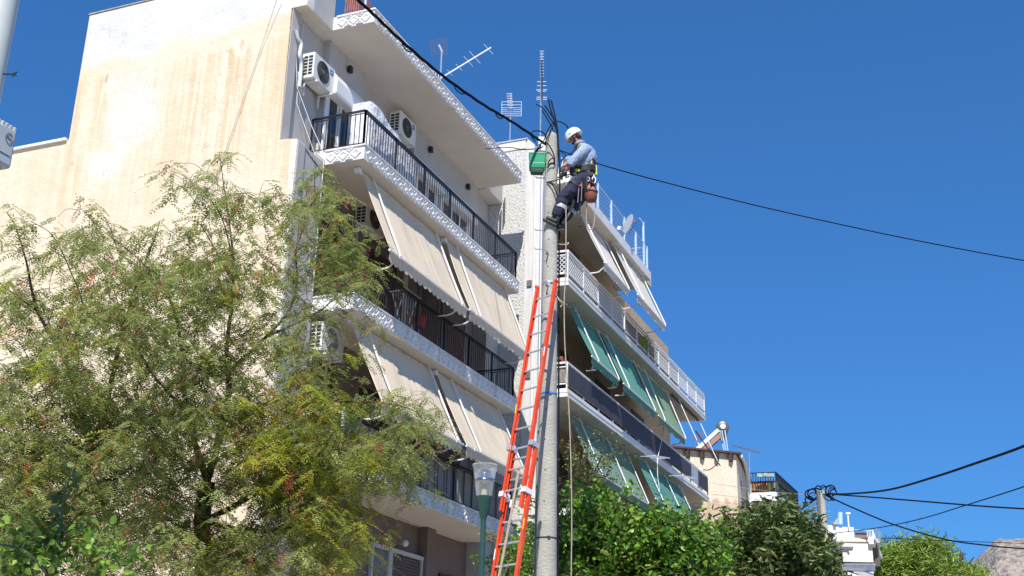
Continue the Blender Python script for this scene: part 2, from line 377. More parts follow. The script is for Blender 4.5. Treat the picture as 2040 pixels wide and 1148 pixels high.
def diamonds(s, axis, a0, a1, z0, z1, plane, step=.245):
    """a row of raised square diamonds with half ones between, on a fascia"""
    n = max(1, round((a1-a0)/step)); st = (a1-a0)/n; zc = (z0+z1)/2; h = (z1-z0)/2*.92; d = .022
    def P(a, z, o): return (a, plane-o, z) if axis == 'X' else (plane-o, a, z)
    def plate(ca, cz, ra, rz, cut=None):
        o = len(s.v); ring = [(ca-ra, cz), (ca, cz+rz), (ca+ra, cz), (ca, cz-rz)]
        if cut == 'up': ring = [(ca-ra, cz), (ca+ra, cz), (ca, cz-rz)]
        if cut == 'dn': ring = [(ca-ra, cz), (ca, cz+rz), (ca+ra, cz)]
        k = len(ring); mid = (sum(p[0] for p in ring)/k, sum(p[1] for p in ring)/k)
        out = [P(a, z, 0) for a, z in ring]
        inn = [P(mid[0]+(a-mid[0])*.86, mid[1]+(z-mid[1])*.86, d) for a, z in ring]
        in2 = [P(mid[0]+(a-mid[0])*.55, mid[1]+(z-mid[1])*.55, d) for a, z in ring]
        in3 = [P(mid[0]+(a-mid[0])*.45, mid[1]+(z-mid[1])*.45, d*.35) for a, z in ring]
        fs = []
        for j in range(3):
            for i in range(k):
                i2 = (i+1) % k; fs.append((j*k+i, j*k+i2, (j+1)*k+i2, (j+1)*k+i))
        fs.append(tuple(3*k+i for i in range(k)))
        if axis != 'X': fs = [q[::-1] for q in fs]
        s.add(out+inn+in2+in3, fs)
    for i in range(n):
        c = a0+st*(i+.5); plate(c, zc, st*.47, h)
        if i < n-1:
            plate(c+st/2, z1-.012, st*.34, h*.62, 'up'); plate(c+st/2, z0+.012, st*.34, h*.62, 'dn')
def railing(parent, x0, x1, y, z0, z1, yb=None, yend=None, step=.105, posts=1.25, name='railing'):
    s = MB()
    def run(p, q, zz0, zz1):
        p, q = Vector(p), Vector(q); L = (q-p).length; n = max(1, round(L/step)); ni = max(1, round(L/posts))
        for i in range(n+1):
            c = p.lerp(q, i/n); s.box(c.x-.006, c.x+.006, c.y-.006, c.y+.006, zz0+.04, zz1-.045)
        for i in range(ni+1):
            c = p.lerp(q, i/ni); s.box(c.x-.017, c.x+.017, c.y-.017, c.y+.017, zz0, zz1)
        for z, wd, ht in ((zz1, .05, .028), (zz1-.055, .018, .014), (zz0+.045, .02, .014)):
            s.bar(p+ZZ*z, q+ZZ*z, wd, ht)
    run((x0, y, 0), (x1, y, 0), z0, z1)
    if yb: run((x0, y, 0), (x0, yb, 0), z0, z1)
    if yend: run((x1, y, 0), (x1, yend, 0), z0, z1)
    return s.build(name, M['black'], parent)
M['fascia'] = mat('chipped_fascia_paint', (.80, .795, .78), .65, .06, 3, .003, streak=.75, grime=(.50, .46, .40))
slabs = {}
for lv, (z0, z1) in SLAB.items():
    s = MB(); s.box(XA0+.002, XA1-.002, YF+.002, YW-.004, z0, z1)
    if lv in (3, 2): s.box(17.40, 17.47, 11.14, YW, z0, z1)
    o = s.build('balcony', M['soffit'], A); slabs[lv] = o
    s = MB(); s.box(XA0-.03, XA1+.03, YF-.03, YF, z0, z1); s.box(XA0-.03, XA0, YF, YS-.002 if lv == 5 else YS-.07, z0, z1); s.box(XA1, XA1+.03, YF, YS, z0, z1)
    diamonds(s, 'X', XA0+.02, XA1-.02, z0+.01, z1-.03, YF-.03); diamonds(s, 'Y', YF+.02, YS-.08, z0+.01, z1-.03, XA0-.03)
    # smooth lip along the top edge
    s.box(XA0-.045, XA1+.045, YF-.055, YF-.0, z1-.02, z1+.012); s.box(XA0-.055, XA0-.03, YF-.04, YS-.08, z1-.02, z1+.012)
    s.build('fascia', M['fascia'], o)
railing(slabs[4], XA0+.03, XA1-.03, YF+.04, 11.79, 12.52, 11.50, 11.50)
railing(slabs[3], XA0+.03, XA1-.03, YF+.04, 8.84, 9.57, 11.50, 11.50)
railing(slabs[2], XA0+.03, XA1-.03, YF+.04, 5.86, 6.66, 11.50, 11.50, step=.42, posts=1.7)
s = MB(); s.box(XA0-.0, XA0+.05, YF+.01, YF+.06, 5.86, 6.72); s.box(XA0, XA0+.03, YF+.06, 11.45, 6.62, 6.67); s.box(XA0, XA0+.03, YF+.06, 11.45, 6.30, 6.33)
s.build('corner_post', M['frame'], slabs[2])
# ribbed screen behind the lowest railing
pm = mat('screen_sheet', (.27, .25, .23), .8, .12, 3, 0, streak=.35, grime=(.13, .12, .11))
s = MB(); n = 66
vs = []; 
for i in range(n+1):
    x = XA0+.12+(XA1-XA0-.2)*i/n; yo = YF+.075+(.018 if i % 2 else 0)
    vs += [(x, yo, 5.92), (x, yo, 6.60)]
s.add(vs, [(2*i, 2*i+2, 2*i+3, 2*i+1) for i in range(n)]); 
for i in range(0, n+1, 4):
    x = XA0+.12+(XA1-XA0-.2)*i/n; s.box(x-.008, x+.008, YF+.05, YF+.07, 5.9, 6.62)
s.build('balcony_screen', pm, slabs[2])
# roof terrace slats
s = MB()
for i in range(26):
    x = 17.82+i*.30; s.box(x, x+.15, 10.86, 10.885, 14.75, 15.50)
for i in range(6): s.box(17.80, 17.82, 10.9+i*.05, 10.93+i*.05, 14.75, 15.5)
s.box(17.8, 25.1, 10.885, 10.91, 15.42, 15.47); s.box(17.8, 25.1, 10.885, 10.91, 14.83, 14.88)
s.build('terrace_screen', M['wood'], slabs[5])
s = MB(); s.tube([onZ(727, 30, 14.75), onZ(726, 30, 14.75)+ZZ*.34], .022); s.build('pipe_stub', M['bluepost'], slabs[5])
# top storey doors: white framed sliding door + two more further along
def door(x0, x1, z0, z1, y, leaves, frame='frame', fill='glass', fw_=.07, name='balcony_door'):
    s = MB(); d = .05
    s.box(x0-.08, x1+.08, y-.03, y+.0, z1, z1+.08); s.box(x0-.08, x0, y-.03, y, z0, z1); s.box(x1, x1+.08, y-.03, y, z0, z1)
    L = (x1-x0)/leaves
    for i in range(leaves):
        a, b = x0+i*L+.004, x0+(i+1)*L-.004; yy = y-.02-(.022 if i % 2 else 0)
        s.box(a, a+fw_, yy, yy+.02, z0, z1-.001); s.box(b-fw_, b, yy, yy+.02, z0, z1-.001)
        s.box(a+fw_, b-fw_, yy, yy+.02, z1-fw_, z1-.001); s.box(a+fw_, b-fw_, yy, yy+.02, z0, z0+fw_)
    o = s.build(name, M[frame], A)
    p = MB(); p.box(x0, x1, y-.012, y-.004, z0, z1)
    p.build('pane', M[fill], o)
    return o
door(17.80, 19.12, 11.80, 13.55, 11.41, 3)
door(19.45, 20.3, 11.80, 13.55, YW, 2)
door(21.75, 22.75, 11.80, 13.45, 11.42, 2)
door(23.1, 24.6, 11.80, 13.45, 11.42, 3)
# grey net over the first door's shutter box
s = MB()
def canopy(x0, x1, y, z0=13.28, z1=13.72, dp=.26):
    s = MB(); prof_ = [(y, z1), (y-.10, z1-.01), (y-dp*.75, z1-.09), (y-dp, z1-.24), (y-dp, z0+.03), (y-dp+.03, z0), (y, z0+.02)]
    s.prism([(x0, a, b) for a, b in prof_], (x1-x0, 0, 0)); o = s.build('rolled_awning_box', M['cassette'], A, bevel=.008)
canopy(17.70, 19.20, 11.41, 13.16, 13.70); canopy(21.4, 22.75, 11.42, 13.18, 13.62); canopy(22.98, 24.7, 11.42, 13.18, 13.62)
# wall lamps: small black up-down boxes
for x, y, z in ((18.47, 11.41, 14.16), (22.3, 11.42, 14.16), (24.45, 11.42, 14.16)):
    s = MB(); s.box(x-.05, x+.05, y-.10, y-.02, z-.08, z+.06); s.box(x-.03, x+.03, y-.02, y+.01, z-.04, z+.02); s.build('wall_lamp', M['black'], A, bevel=.006)
# middle storeys: roller shutters (slatted) and doors
def shutter(x0, x1, z0, z1, y, mname='shutter', frame='darkgreywall'):
    s = MB(); n = int((z1-z0)/.06)
    for i in range(n):
        z = z0+(z1-z0)*i/n; s.obox(((x0+x1)/2, y-.02, z+.03), ((x1-x0)/2, 0, 0), (0, .012, .012), (0, -.004, .022))
    s.box(x0, x1, y-.008, y-.004, z0, z1)
    o = s.build('shutter', M[mname], A)
    f = MB(); f.box(x0-.07, x0, y-.05, y-.001, z0, z1+.07); f.box(x1, x1+.07, y-.05, y-.001, z0, z1+.07); f.box(x0, x1, y-.05, y-.001, z1, z1+.07)
    f.build('shutter_frame', M[frame], o)
for z0 in (8.83, 5.86):
    shutter(17.75, 19.15, z0, z0+2.05, YW); shutter(20.0, 21.3, z0, z0+2.05, YW); shutter(22.5, 23.4, z0, z0+2.05, YW); shutter(23.7, 24.9, z0, z0+2.05, YW)
for x in (17.58, 21.6):
    s = MB(); s.box(x, x+.05, YW-.1, YW-.05, 8.83, 10.95); s.box(x+.08, x+.13, YW-.1, YW-.05, 8.83, 10.95); s.box(x, x+.13, YW-.09, YW-.06, 10.95, 11.0); s.build('door_frame', M['frame'], A)
# ground floor window with pale frame
s = MB(); s.box(20.70, 22.95, 11.36, 11.44, 4.82, 4.90)
for x in (20.70, 21.42, 21.50, 22.87): s.box(x, x+.07, 11.37, 11.435, 3.2, 4.82)
s.box(20.77, 22.87, 11.38, 11.43, 3.2, 3.28); o = s.build('window', mat('window_frame_grey', (.55, .55, .52), .5, .1, 6), A)
s = MB(); s.box(20.78, 21.42, 11.41, 11.432, 3.3, 4.81); s.build('pane', mat('window_dull_pane', (.17, .165, .165), .3, .1, 2), o)
s = MB()
for i in range(24): s.obox((22.22, 11.415, 3.32+i*.063), (.64, 0, 0), (0, .01, .008), (0, -.003, .026))
s.build('louvre', mat('brown_louvre', (.10, .065, .06), .6, .15, 5), o)
s = MB(); s.blob((22.05, 11.36, 5.06), .07, .07, .07, 12, 8); s.box(22.03, 22.07, 11.38, 11.44, 5.03, 5.09); s.build('wall_lamp', M['frame'], A, True)
s = MB(); s.box(24.0, 26.0, 11.47, 11.515, .1, 4.7); s.build('entrance_shade_panel', mat('entrance_shade', (.045, .035, .032), .7, .2, 3), A)  # flat panel on the wall; the dark of a recess is in its colour
# soot smudge-free pipe run and white drain hose at the near end
s = MB(); s.tube(bez([onY(589, 60, 11.45), onY(594, 78, 11.44), onY(600, 88, 11.42), onY(597, 110, 11.42), onY(600, 130, 11.43), (16.86, 11.45, 12.9)]), .035, 8)
s.tube([onX(586, 0, 16.9), onY(589, 60, 11.50), (16.86, 11.50, 12.9), (17.15, 11.3, 12.2), (17.38, 11.1, 11.66), (17.36, 11.09, 8.9)], .008, 5)
s.tube([(16.9, 11.52, 14.3), (16.92, 11.52, 12.6), (17.2, 11.18, 11.56), (17.22, 11.11, 9)], .006, 5)
s.build('drain_hose', M['frame'], A, True)
# crack of the old render line between the pale wall and balcony
s = MB(); random.seed(3); p = [Vector((16.72+i*.04, 11.125, 11.50-i*.012+random.uniform(-.012, .012))) for i in range(19)]
s.tube(p, [.004+random.random()*.008 for _ in p], 4); s.build('render_crack', mat('crack', (.06, .06, .06), .9), A)

# ---------------------------------------------------------------- air conditioner units
def ac_unit(loc, label, fan='round', w_=.78, h_=.55, d_=.28, blue=False):
    t = thing('air_conditioner', (0, 0, 0), label, 'air conditioner', 'air conditioner units on the balcony walls')
    s = MB(); s.box(0, w_, -d_, 0, 0, h_)
    o = s.build('casing', M['ac'], t, bevel=.012)
    # side grille facing the near end (-X)
    s = MB()
    for i in range(2):
        for j in range(6):
            y0 = -d_+.035+i*.11; z0 = .07+j*.072; s.box(-.004, .004, y0, y0+.085, z0, z0+.05)
    s.build('side_vent', M['acdark'], t)
    s = MB(); cx, cz, R_ = .34, h_/2, .225
    s.lathe((cx, -d_-.002, cz), [(0, R_), (.004, R_)], 32, axis=(0, -1, 0)); s.build('fan_opening', M['acdark'], t)
    s = MB()
    for r in (.05, .09, .13, .17, .21): s.tube(pick_rings(32, r, cx, cz, -d_-.012), .0045, 5, False)
    for k in range(8):
        a = k*PI/4; s.bar((cx+.03*math.cos(a), -d_-.011, cz+.03*math.sin(a)), (cx+.22*math.cos(a), -d_-.011, cz+.22*math.sin(a)), .005, .005)
    s.lathe((cx, -d_-.004, cz), [(0, .045), (.014, .045)], 16, axis=(0, -1, 0)); s.build('fan_grille', M['acgrille'] if not fan == 'pale' else M['ac'], t)
    for x in (.12, w_-.12):
        s = MB(); s.box(x-.015, x+.015, -d_-.04, 0, -.045, -.012); s.box(x-.015, x+.015, -.03, 0, -.30, -.046); s.build('bracket', M['ac'], t)
    s = MB(); s.tube(bez([(.1, -.06, 0), (.06, -.05, -.12), (.02, -.03, -.16), (-.05, -.02, -.10), (-.1, -.01, .1)]), .013, 6); s.build('hose', M['frame'], t, True)
    if blue:
        s = MB(); s.box(.585, .70, -d_-.004, -d_-.0005, h_-.17, h_-.06); s.build('sticker', M['blue'], t)
        s = MB(); s.box(.60, .68, -d_-.0055, -d_-.004, h_-.125, h_-.105); s.build('sticker_text', M['frame'], t)
    t.location = loc; return t
ac_unit((16.94, 11.50, 13.12), 'white air conditioner with blue sticker beside the corner of the top storey', blue=True)
ac_unit((20.55, YW-.02, 13.72), 'white air conditioner unit in the middle of the top storey wall, under the roof slab', blue=True)
ac_unit((19.40, YW-.02, 11.08-.02), 'air conditioner unit half hidden behind the upper cream awning, below the top balcony')
ac_unit((17.55, YS+.02, 7.83), 'air conditioner with pale spiral fan guard behind the pepper tree leaves', fan='pale')
# ---------------------------------------------------------------- drop-arm awnings
def awning(label, x0, x1, top, bot, mname, group, rails=(), arms=True, val=.20, scallop=.20, brk=None, armY=None, armZ=None, sag=.02, lining=None, tops=None):
    """cloth from the soffit at top=(Y,Z) to the front bar at bot=(Y,Z); scalloped valance under the bar"""
    from mathutils import noise as mn_
    t = thing('awning', (x0, top[0], top[1]), label, 'awning', group)
    T0, B0 = Vector((x0, *top)), Vector((x0, *bot)); dirv = B0-T0
    nx, nz = 60, 22; s = MB(); vs = []
    nrm = Vector((0, -dirv.z, dirv.y)).normalized(); nrm = -nrm if nrm.y > 0 else nrm
    for j in range(nz+1):
        for i in range(nx+1):
            u = i/nx; v = j/nz; p = T0 + dirv*v; p = Vector((x0+(x1-x0)*u, p.y, p.z)) - nrm*(sag*math.sin(PI*v)*(1+.35*math.sin(u*9+x0)) + .016*mn_.noise(Vector(((x0+(x1-x0)*u)*3.2, v*1.2, x0)))*math.sin(PI*min(1, v*1.0)**.6) + .008*mn_.noise(Vector(((x0+(x1-x0)*u)*9, v*2, x0))))
            vs.append(p)
    s.add(vs, [(j*(nx+1)+i, j*(nx+1)+i+1, (j+1)*(nx+1)+i+1, (j+1)*(nx+1)+i) for j in range(nz) for i in range(nx)])
    o = s.build('cloth', M[mname], t, True)
    sm = o.modifiers.new('thickness', 'SOLIDIFY'); sm.thickness = .004; sm.offset = 1
    # valance
    s = MB(); n = max(2, int((x1-x0)/scallop)); vs = []; fs = []; m = 6
    for k in range(n*m+1):
        x = x0+(x1-x0)*k/(n*m); ph = (k % m)/m; dz = val*(.72+.28*math.sin(PI*ph)); yo = .012*math.sin(x*7.3)
        vs += [(x, bot[0]+.015, bot[1]-.02), (x, bot[0]+.035+yo, bot[1]-.02-dz)]
    fs = [(2*i, 2*i+2, 2*i+3, 2*i+1) for i in range(n*m)]
    s.add(vs, fs); v_ = s.build('valance', M[mname], t)
    sm = v_.modifiers.new('thickness', 'SOLIDIFY'); sm.thickness = .003
    s = MB(); s.tube([(x0-.05, bot[0]+.0, bot[1]-.005), (x1+.05, bot[0]+.0, bot[1]-.005)], .022, 8); s.build('front_bar', M['frame'], t, True)
    s = MB(); s.tube([(x0-.04, top[0]+.02, top[1]-.03), (x1+.04, top[0]+.02, top[1]-.03)], .035, 8); s.build('roller', M['frame'], t, True)
    # straight guide rods lying on the cloth
    for rx in rails:
        s = MB(); a = Vector((rx, top[0], top[1]))-nrm*-.045; b = Vector((rx, bot[0], bot[1]))+nrm*.03
        s.tube([a+ZZ*.02, b], .017, 7); s.build('guide_rod', M['frame'], t, True)
    if arms:
        for rx in arms if hasattr(arms, '__len__') else (x0+.15, x1-.15):
            s = MB(); aY = armY if armY is not None else bot[0]+.55; aZ = armZ if armZ is not None else bot[1]-.20
            s.tube(bez([(rx, aY, aZ), (rx, aY-.26, aZ+.005), (rx, bot[0]+.17, aZ+.05), (rx, bot[0]+.01, bot[1]-.01)], 5), .018, 7)
            s.obox((rx, bot[0], bot[1]-.01), (.03, 0, 0), (0, .03, 0), (0, 0, .025)); s.build('arm', M['frame'], t, True)
    if brk:
        for rx in brk:
            s = MB(); s.box(rx-.05, rx+.05, top[0]-.06, top[0]+.06, top[1]-.10, top[1]-.0); s.build('bracket', M['frame'], t, bevel=.01)
    return t
GA = 'cream drop arm awnings of the white balconied building'
tA, bA = (10.56, 11.45), (9.84, 9.74)
awning('cream awning at the near end of the top balcony, upper left of the four', 17.90, 21.36, tA, bA, 'aw_cream', GA, rails=(18.25, 21.05), brk=(17.75,), arms=(18.25, 21.05))
awning('cream awning at the far end of the top balcony, upper right of the four', 21.47, 24.85, (10.48, 11.45), (9.82, 9.76), 'aw_cream', GA, rails=(21.95, 24.75), brk=(21.42,), arms=(21.75, 24.7))
awning('cream awning at the near end of the second balcony, lower left, partly behind tree twigs', 17.95, 21.36, (10.60, 8.49), (9.84, 6.88), 'aw_cream', GA, rails=(18.45, 21.1), arms=(18.25, 21.05))
awning('cream awning at the far end of the second balcony, beside the lamp and ladder', 21.47, 24.80, (10.56, 8.49), (9.78, 6.86), 'aw_cream', GA, rails=(22.1, 24.7), brk=(21.42,), arms=(21.8, 24.6))
# white plastic sheet over furniture standing on the top balcony
def sheet():
    s = MB(); random.seed(5); nu, nv = 14, 18
    # a draped cloth over a tall object: front/near sides falling in folds
    path = [(17.95, 10.62), (18.0, 10.5), (18.5, 10.47), (19.2, 10.46), (19.9, 10.47), (20.0, 10.6), (19.9, 10.95), (19.2, 11.0), (18.5, 11.0), (18.0, 10.95), (17.95, 10.8)]
    P = bez([(a, b, 0) for a, b in path]+[(path[0][0], path[0][1], 0)], 5); n = len(P)
    def ztop(x): return 13.02 - .27*max(0, x-18.0) + .03*math.sin(x*9)
    rows = []
    for j in range(nv+1):
        v = j/nv; row = []
        for i, p in enumerate(P):
            f = .03*math.sin(i*1.9+j*.35)*v + .02*math.sin(i*4.1+2+j*.2)*v
            c = Vector((18.95, 10.75, 0)); q = p + (p-c).normalized()*f
            zt = ztop(p.x); row.append((q.x, q.y, zt*(1-v)+11.80*v + (.02*math.sin(i*1.7) if j == nv else 0)))
        rows.append(row)
    vs = [q for r in rows for q in r]
    fs = [(j*n+i, j*n+i+1, (j+1)*n+i+1, (j+1)*n+i) for j in range(nv) for i in range(n-1)]
    fs.append(tuple(range(n-1))[::-1])
    s.add(vs, fs); o = s.build('dust_sheet', M['sheet'], None, True)
    return tag(o, 'white plastic sheet draped over furniture behind the top balcony railing', 'sheet')
sheet()
t = thing('drying_rack', (19.9, 10.7, 8.83), 'small white drying rack standing on the middle balcony behind the black railing', 'drying rack')
s = MB()
for x in (19.9, 20.45): s.tube([(x, 10.55, 8.83), (x, 10.85, 9.75)], .012, 5); s.tube([(x, 10.85, 8.83), (x, 10.55, 9.75)], .012, 5)
for k in range(6): s.tube([(19.9, 10.5+k*.08, 9.75), (20.45, 10.5+k*.08, 9.75)], .007, 4)
for x in (19.9, 20.45): s.tube([(x, 10.48, 9.75), (x, 10.92, 9.75)], .010, 5)
s.build('frame', M['frame'], t)
s = MB(); vs = []
for i in range(9): vs += [(20.0+i*.045, 10.56+.01*math.sin(i*1.8), 9.76), (20.0+i*.045, 10.55+.02*math.sin(i*1.8), 9.42)]
s.add(vs, [(2*i, 2*i+2, 2*i+3, 2*i+1) for i in range(8)]); o = s.build('cloth', mat('grey_blue_cloth', (.25, .32, .42), .9), t)
# thing seen on balcony of the middle storey
t = thing('plant_pot', (20.3, 10.5, 9.0), 'red flower pot on the balcony rail under the upper cream awning', 'plant pot')
s = MB(); s.lathe((20.75, 10.62, 9.22), [(0, .09), (.18, .13), (.19, .14), (.22, .14)], 16); s.build('pot', mat('red_pot', (.5, .04, .03), .5), t, True)
s = MB(); s.lathe((20.75, 10.62, 9.40), [(0, .11), (.02, .11)], 14); s.build('soil', M['bark'], t)

# ---------------------------------------------------------------- second building (green awnings)
YB, YBW = 9.62, 10.95
B = thing('apartment_building', (26.22, 10.5, 0), 'apartment building with green awnings and a roughcast end wall behind the concrete pole', 'building')
def roughcast():
    m, nt, b = new_mat('roughcast_render'); P = wpos(nt)
    n = noise(nt, wpos(nt, 1, 1, 1), 22, 3, .6); big = noise(nt, P, 1.5, 4)
    c = mixc(nt, ramp(nt, n, [(.36, 0), (.47, 1)]), (.42, .405, .38), (.66, .65, .615)); c = mixc(nt, mth(nt, 'MULTIPLY', ramp(nt, big, [(.4, 0), (.7, 1)]), .3), c, (.62, .58, .50))
    nt.links.new(c, b.inputs['Base Color']); b.inputs['Roughness'].default_value = .95; bump(nt, b, n, .05); return m
M['roughcast'] = roughcast()
s = MB(); s.prism([(26.22, 10.52, 0), (26.22, 10.52, 16.17), (26.22, 14.5, 16.17), (26.22, 14.5, 0)], (.25, 0, 0)); s.build('end_wall', M['roughcast'], B)
s = MB(); s.box(26.17, 26.5, 10.50, 14.5, 16.172, 16.21); s.build('coping', M['alu'], B)
s = MB(); s.box(26.195, 26.219, 10.56, 14.3, 15.92, 16.165); s.build('render_band', mat('peeling_paint', (.72, .66, .60), .9, .12, 4, .003, streak=.5, grime=(.55, .38, .30)), B)
# smooth corner pier stepping out towards the street
s = MB(); s.box(26.20, 26.75, 10.30, 10.518, 0, 15.98); s.box(26.215, 26.98, 10.13, 10.298, 0, 15.45)
s.prism([(26.201, 10.52, 16.2), (26.201, 10.30, 15.98), (26.201, 10.52, 15.98)], (.6, 0, 0)); s.build('corner_pier', mat('dirty_white_plaster', (.66, .65, .63), .8, .07, 2, .003, streak=.45, grime=(.42, .38, .33)), B)
s = MB(); s.tube([(26.17, 10.24, 15.2), (26.17, 10.24, 4), (26.17, 10.24, 0)], .028, 8); s.build('downpipe', M['frame'], B, True)
s = MB(); s.tube([(26.16, 10.06, 15.0), (26.16, 10.06, 0)], .022, 8); s.build('downpipe', M['frame'], B, True)
for z in (12.0, 9.6, 5.3, 5.9):
    s = MB(); s.box(26.16, 26.19, 10.31, 10.44, z, z+.16); s.build('vent', M['acgrille'], B)
s = MB(); s.box(26.98, 42.0, YBW, YBW+.25, 0, 15.15); s.build('front_wall', M['beige'], B)
s = MB(); s.box(26.47, 41.9, YBW+.25, 14.4, 0, 15.2); s.build('core', M['beige'], B)
s = MB(); s.box(26.75, 26.98, 10.52, YBW+.2, 0, 15.4); s.build('near_wall', M['beige'], B)
def stepped_slab(x0, x1, z0, name='balcony', roof=False):
    s = MB(); s.box(x0+.03, x1-.03, YB+.03, YBW-.003, z0, z0+.17); o = s.build(name, mat('green_grey_soffit', (.42, .43, .38), .85, .08, 1.5, .002) if not roof else M['soffit'], B)
    s = MB()
    for (dz0, dz1, out) in ((0.0, .105, 0), (.105, .125, .014), (.125, .215, -.012)):
        e = .03-out
        s.box(x0+e-.03, x1-e+.03, YB+e-.03, YB+.03, z0+dz0, z0+dz1)
        s.box(x0+e-.03, x0+.03, YB+.03, YBW-.1, z0+dz0, z0+dz1); s.box(x1-.03, x1-e+.03, YB+.03, YBW-.1, z0+dz0, z0+dz1)
    s.build('fascia', M['white'], o); return o
B4 = stepped_slab(27.0, 42.05, 12.25); B3 = stepped_slab(27.0, 42.15, 9.30); B2 = stepped_slab(27.0, 42.1, 6.35)
s = MB(); s.box(27.0, 34.78, YB+.0, YBW+.3, 15.13, 15.18); s.build('roof_soffit', M['soffit'], B)
s = MB(); s.box(26.97, 34.80, YB-.03, YB+.05, 15.132, 15.42); s.box(26.97, 27.05, YB+.05, 10.42, 15.132, 15.42); s.box(34.72, 34.80, YB+.05, 11.3, 15.132, 15.42); s.build('roof_fascia', M['white'], B)
s = MB(); s.box(27.05, 34.72, YB+.05, 14.4, 15.181, 15.40); s.box(27.2, 35.4, 9.80, 10.0, 15.401, 15.72); s.box(34.8, 35.6, 9.8, 14, 15.2, 15.719); s.build('roof', mat('roof_render', (.55, .545, .53), .85, .08, 3), B)
# roof railing: posts and wires
for x in (28.9, 30.3, 31.6, 32.94, 34.2, 35.5):
    s = MB(); s.box(x-.035, x+.035, 9.87, 9.93, 15.722, 16.62); s.build('roof_railing_post', M['bluepost'], B)
s = MB(); s.box(35.10, 35.16, 9.87, 9.93, 15.722, 17.35); s.box(34.7, 35.16, 9.89, 9.91, 17.30, 17.34); s.build('tall_post', M['bluepost'], B)
s = MB()
for k in range(7): s.tube([(28.9, 9.90, 15.82+k*.125), (35.5, 9.90, 15.82+k*.125), (35.5, 11.6, 15.82+k*.125)], .006, 5)
s.tube([(28.9, 9.9, 16.62), (35.5, 9.9, 16.62), (35.5, 11.6, 16.62)], .018, 6)
for x, y in ((35.5, 10.7), (35.5, 11.6)): s.box(x-.03, x+.03, y-.03, y+.03, 15.72, 16.62)
s.build('roof_railing', M['steel'], B)
# lattice railing on the upper balcony
def frame_rail(parent, x0, x1, z0, z1, step, mname='frame'):
    s = MB(); n = round((x1-x0)/step); y = YB+.03
    for i in range(n+1):
        x = x0+(x1-x0)*i/n; s.box(x-.022, x+.022, y-.02, y+.02, z0, z1)
    for z, h in ((z1, .045), (z0+.10, .03), (z1-.10, .025)):
        s.box(x0, x1, y-.022, y+.022, z, z+h); s.box(x0-.022, x0+.022, y, YBW-.4, z, z+h)
    s.box(x0-.022, x0+.022, 10.48, 10.52, z0, z1)
    return s.build('railing', M[mname], parent)
def lattice(s, ax, a0, a1, z0, z1, plane, st, r=.006):
    H = z1-z0; n = int((a1-a0+H)/st)+1
    for sg in (1, -1):
        for i in range(n+1):
            b = a0 - (H if sg > 0 else 0) + i*st; e = b+sg*H
            # clip segment (b,z0)-(e,z1) to [a0,a1]
            t0, t1 = 0.0, 1.0
            for lo, hi in ((a0, a1),):
                d = e-b
                ta, tb = (lo-b)/d, (hi-b)/d
                if ta > tb: ta, tb = tb, ta
                t0, t1 = max(t0, ta), min(t1, tb)
            if t1-t0 < .03: continue
            p = [(b+(e-b)*t, z0+H*t) for t in (t0, t1)]
            q = [(a, plane, z) if ax == 'X' else (plane, a, z) for a, z in p]
            s.bar(q[0], q[1], 2*r, 2*r)
R4 = frame_rail(B4, 27.03, 42.0, 12.47, 13.18, 1.22)
for ar in (('Y', 9.68, 10.47, 12.60, 13.06, 27.03, .12, .009), ('X', 27.06, 31.9, 12.60, 13.06, YB+.03, .11, .007), ('X', 35.5, 41.95, 12.60, 13.06, YB+.03, .12, .005)):
    s = MB(); lattice(s, *ar); s.build('lattice', M['frame'], B4)
s = MB(); s.box(29.5, 30.7, YB+.06, YB+.07, 12.5, 13.1); s.box(30.7, 35.4, YB+.065, YB+.075, 12.5, 13.05); s.box(35.6, 38.2, YB+.07, YB+.08, 12.5, 13.0); s.build('reed_screen', mat('reed', (.22, .18, .155), .9, .3, 10), B4)
R3 = frame_rail(B3, 27.03, 42.1, 9.52, 10.16, 1.22)
for a_, b_ in ((27.06, 39.6), (40.6, 42.05)):
    s = MB(); s.box(a_, b_, YB-.004, YB+.004, 9.60, 10.12); s.build('screen', M['navypanel'], B3)
s = MB(); s.box(39.62, 40.58, YB-.003, YB+.005, 9.60, 10.12); s.build('screen', mat('pale_screen', (.42, .50, .52), .8, .1, 3), B3)
s = MB(); s.box(27.045, 27.055, 9.68, 10.46, 9.68, 10.06); s.build('screen', mat('speckled_screen', (.24, .21, .18), .9, .5, 14), B3)
s = MB(); s.box(27.25, 41.5, YB+.22, YB+.27, 10.28, 10.40); s.box(27.1, 27.14, 9.8, 10.5, 10.30, 10.38); s.build('terracotta_ledge', mat('brick_red', (.23, .07, .05), .8, .2, 5), B3)
# doors and shutters in the recesses
dsm = mat('dim_shutter', (.10, .065, .05), .7, .2, 4)
for z in (12.45, 9.5, 6.55):
    for x in (29.3, 33.2, 37.0):
        s = MB(); n = 30
        for i in range(n): s.obox((x+.7, YBW-.025, z+.035+i*.068), (.7, 0, 0), (0, .01, .012), (0, -.004, .026))
        s.box(x, x+1.4, YBW-.012, YBW-.002, z, z+2.05); s.build('shutter', dsm, B)
    for x in (28.2, 31.9, 35.7):
        s = MB(); s.box(x, x+.5, YBW-.12, YBW-.003, z+.2, z+1.7); s.build('pier', M['beige'], B)
tt = thing('air_conditioner', (29.9, YBW-.1, 14.05), 'grey air conditioner in the shade under the upper off-white awning', 'air conditioner')
s = MB(); s.box(30.0, 30.75, YBW-.35, YBW-.06, 13.95, 14.55); s.build('casing', M['acgrille'], tt, bevel=.01)
s = MB()
for i in range(2):
    for j in range(6): s.box(29.996, 30.0, YBW-.33+i*.13, YBW-.23+i*.13, 14.0+j*.085, 14.06+j*.085)
s.build('side_vent', M['acdark'], tt)
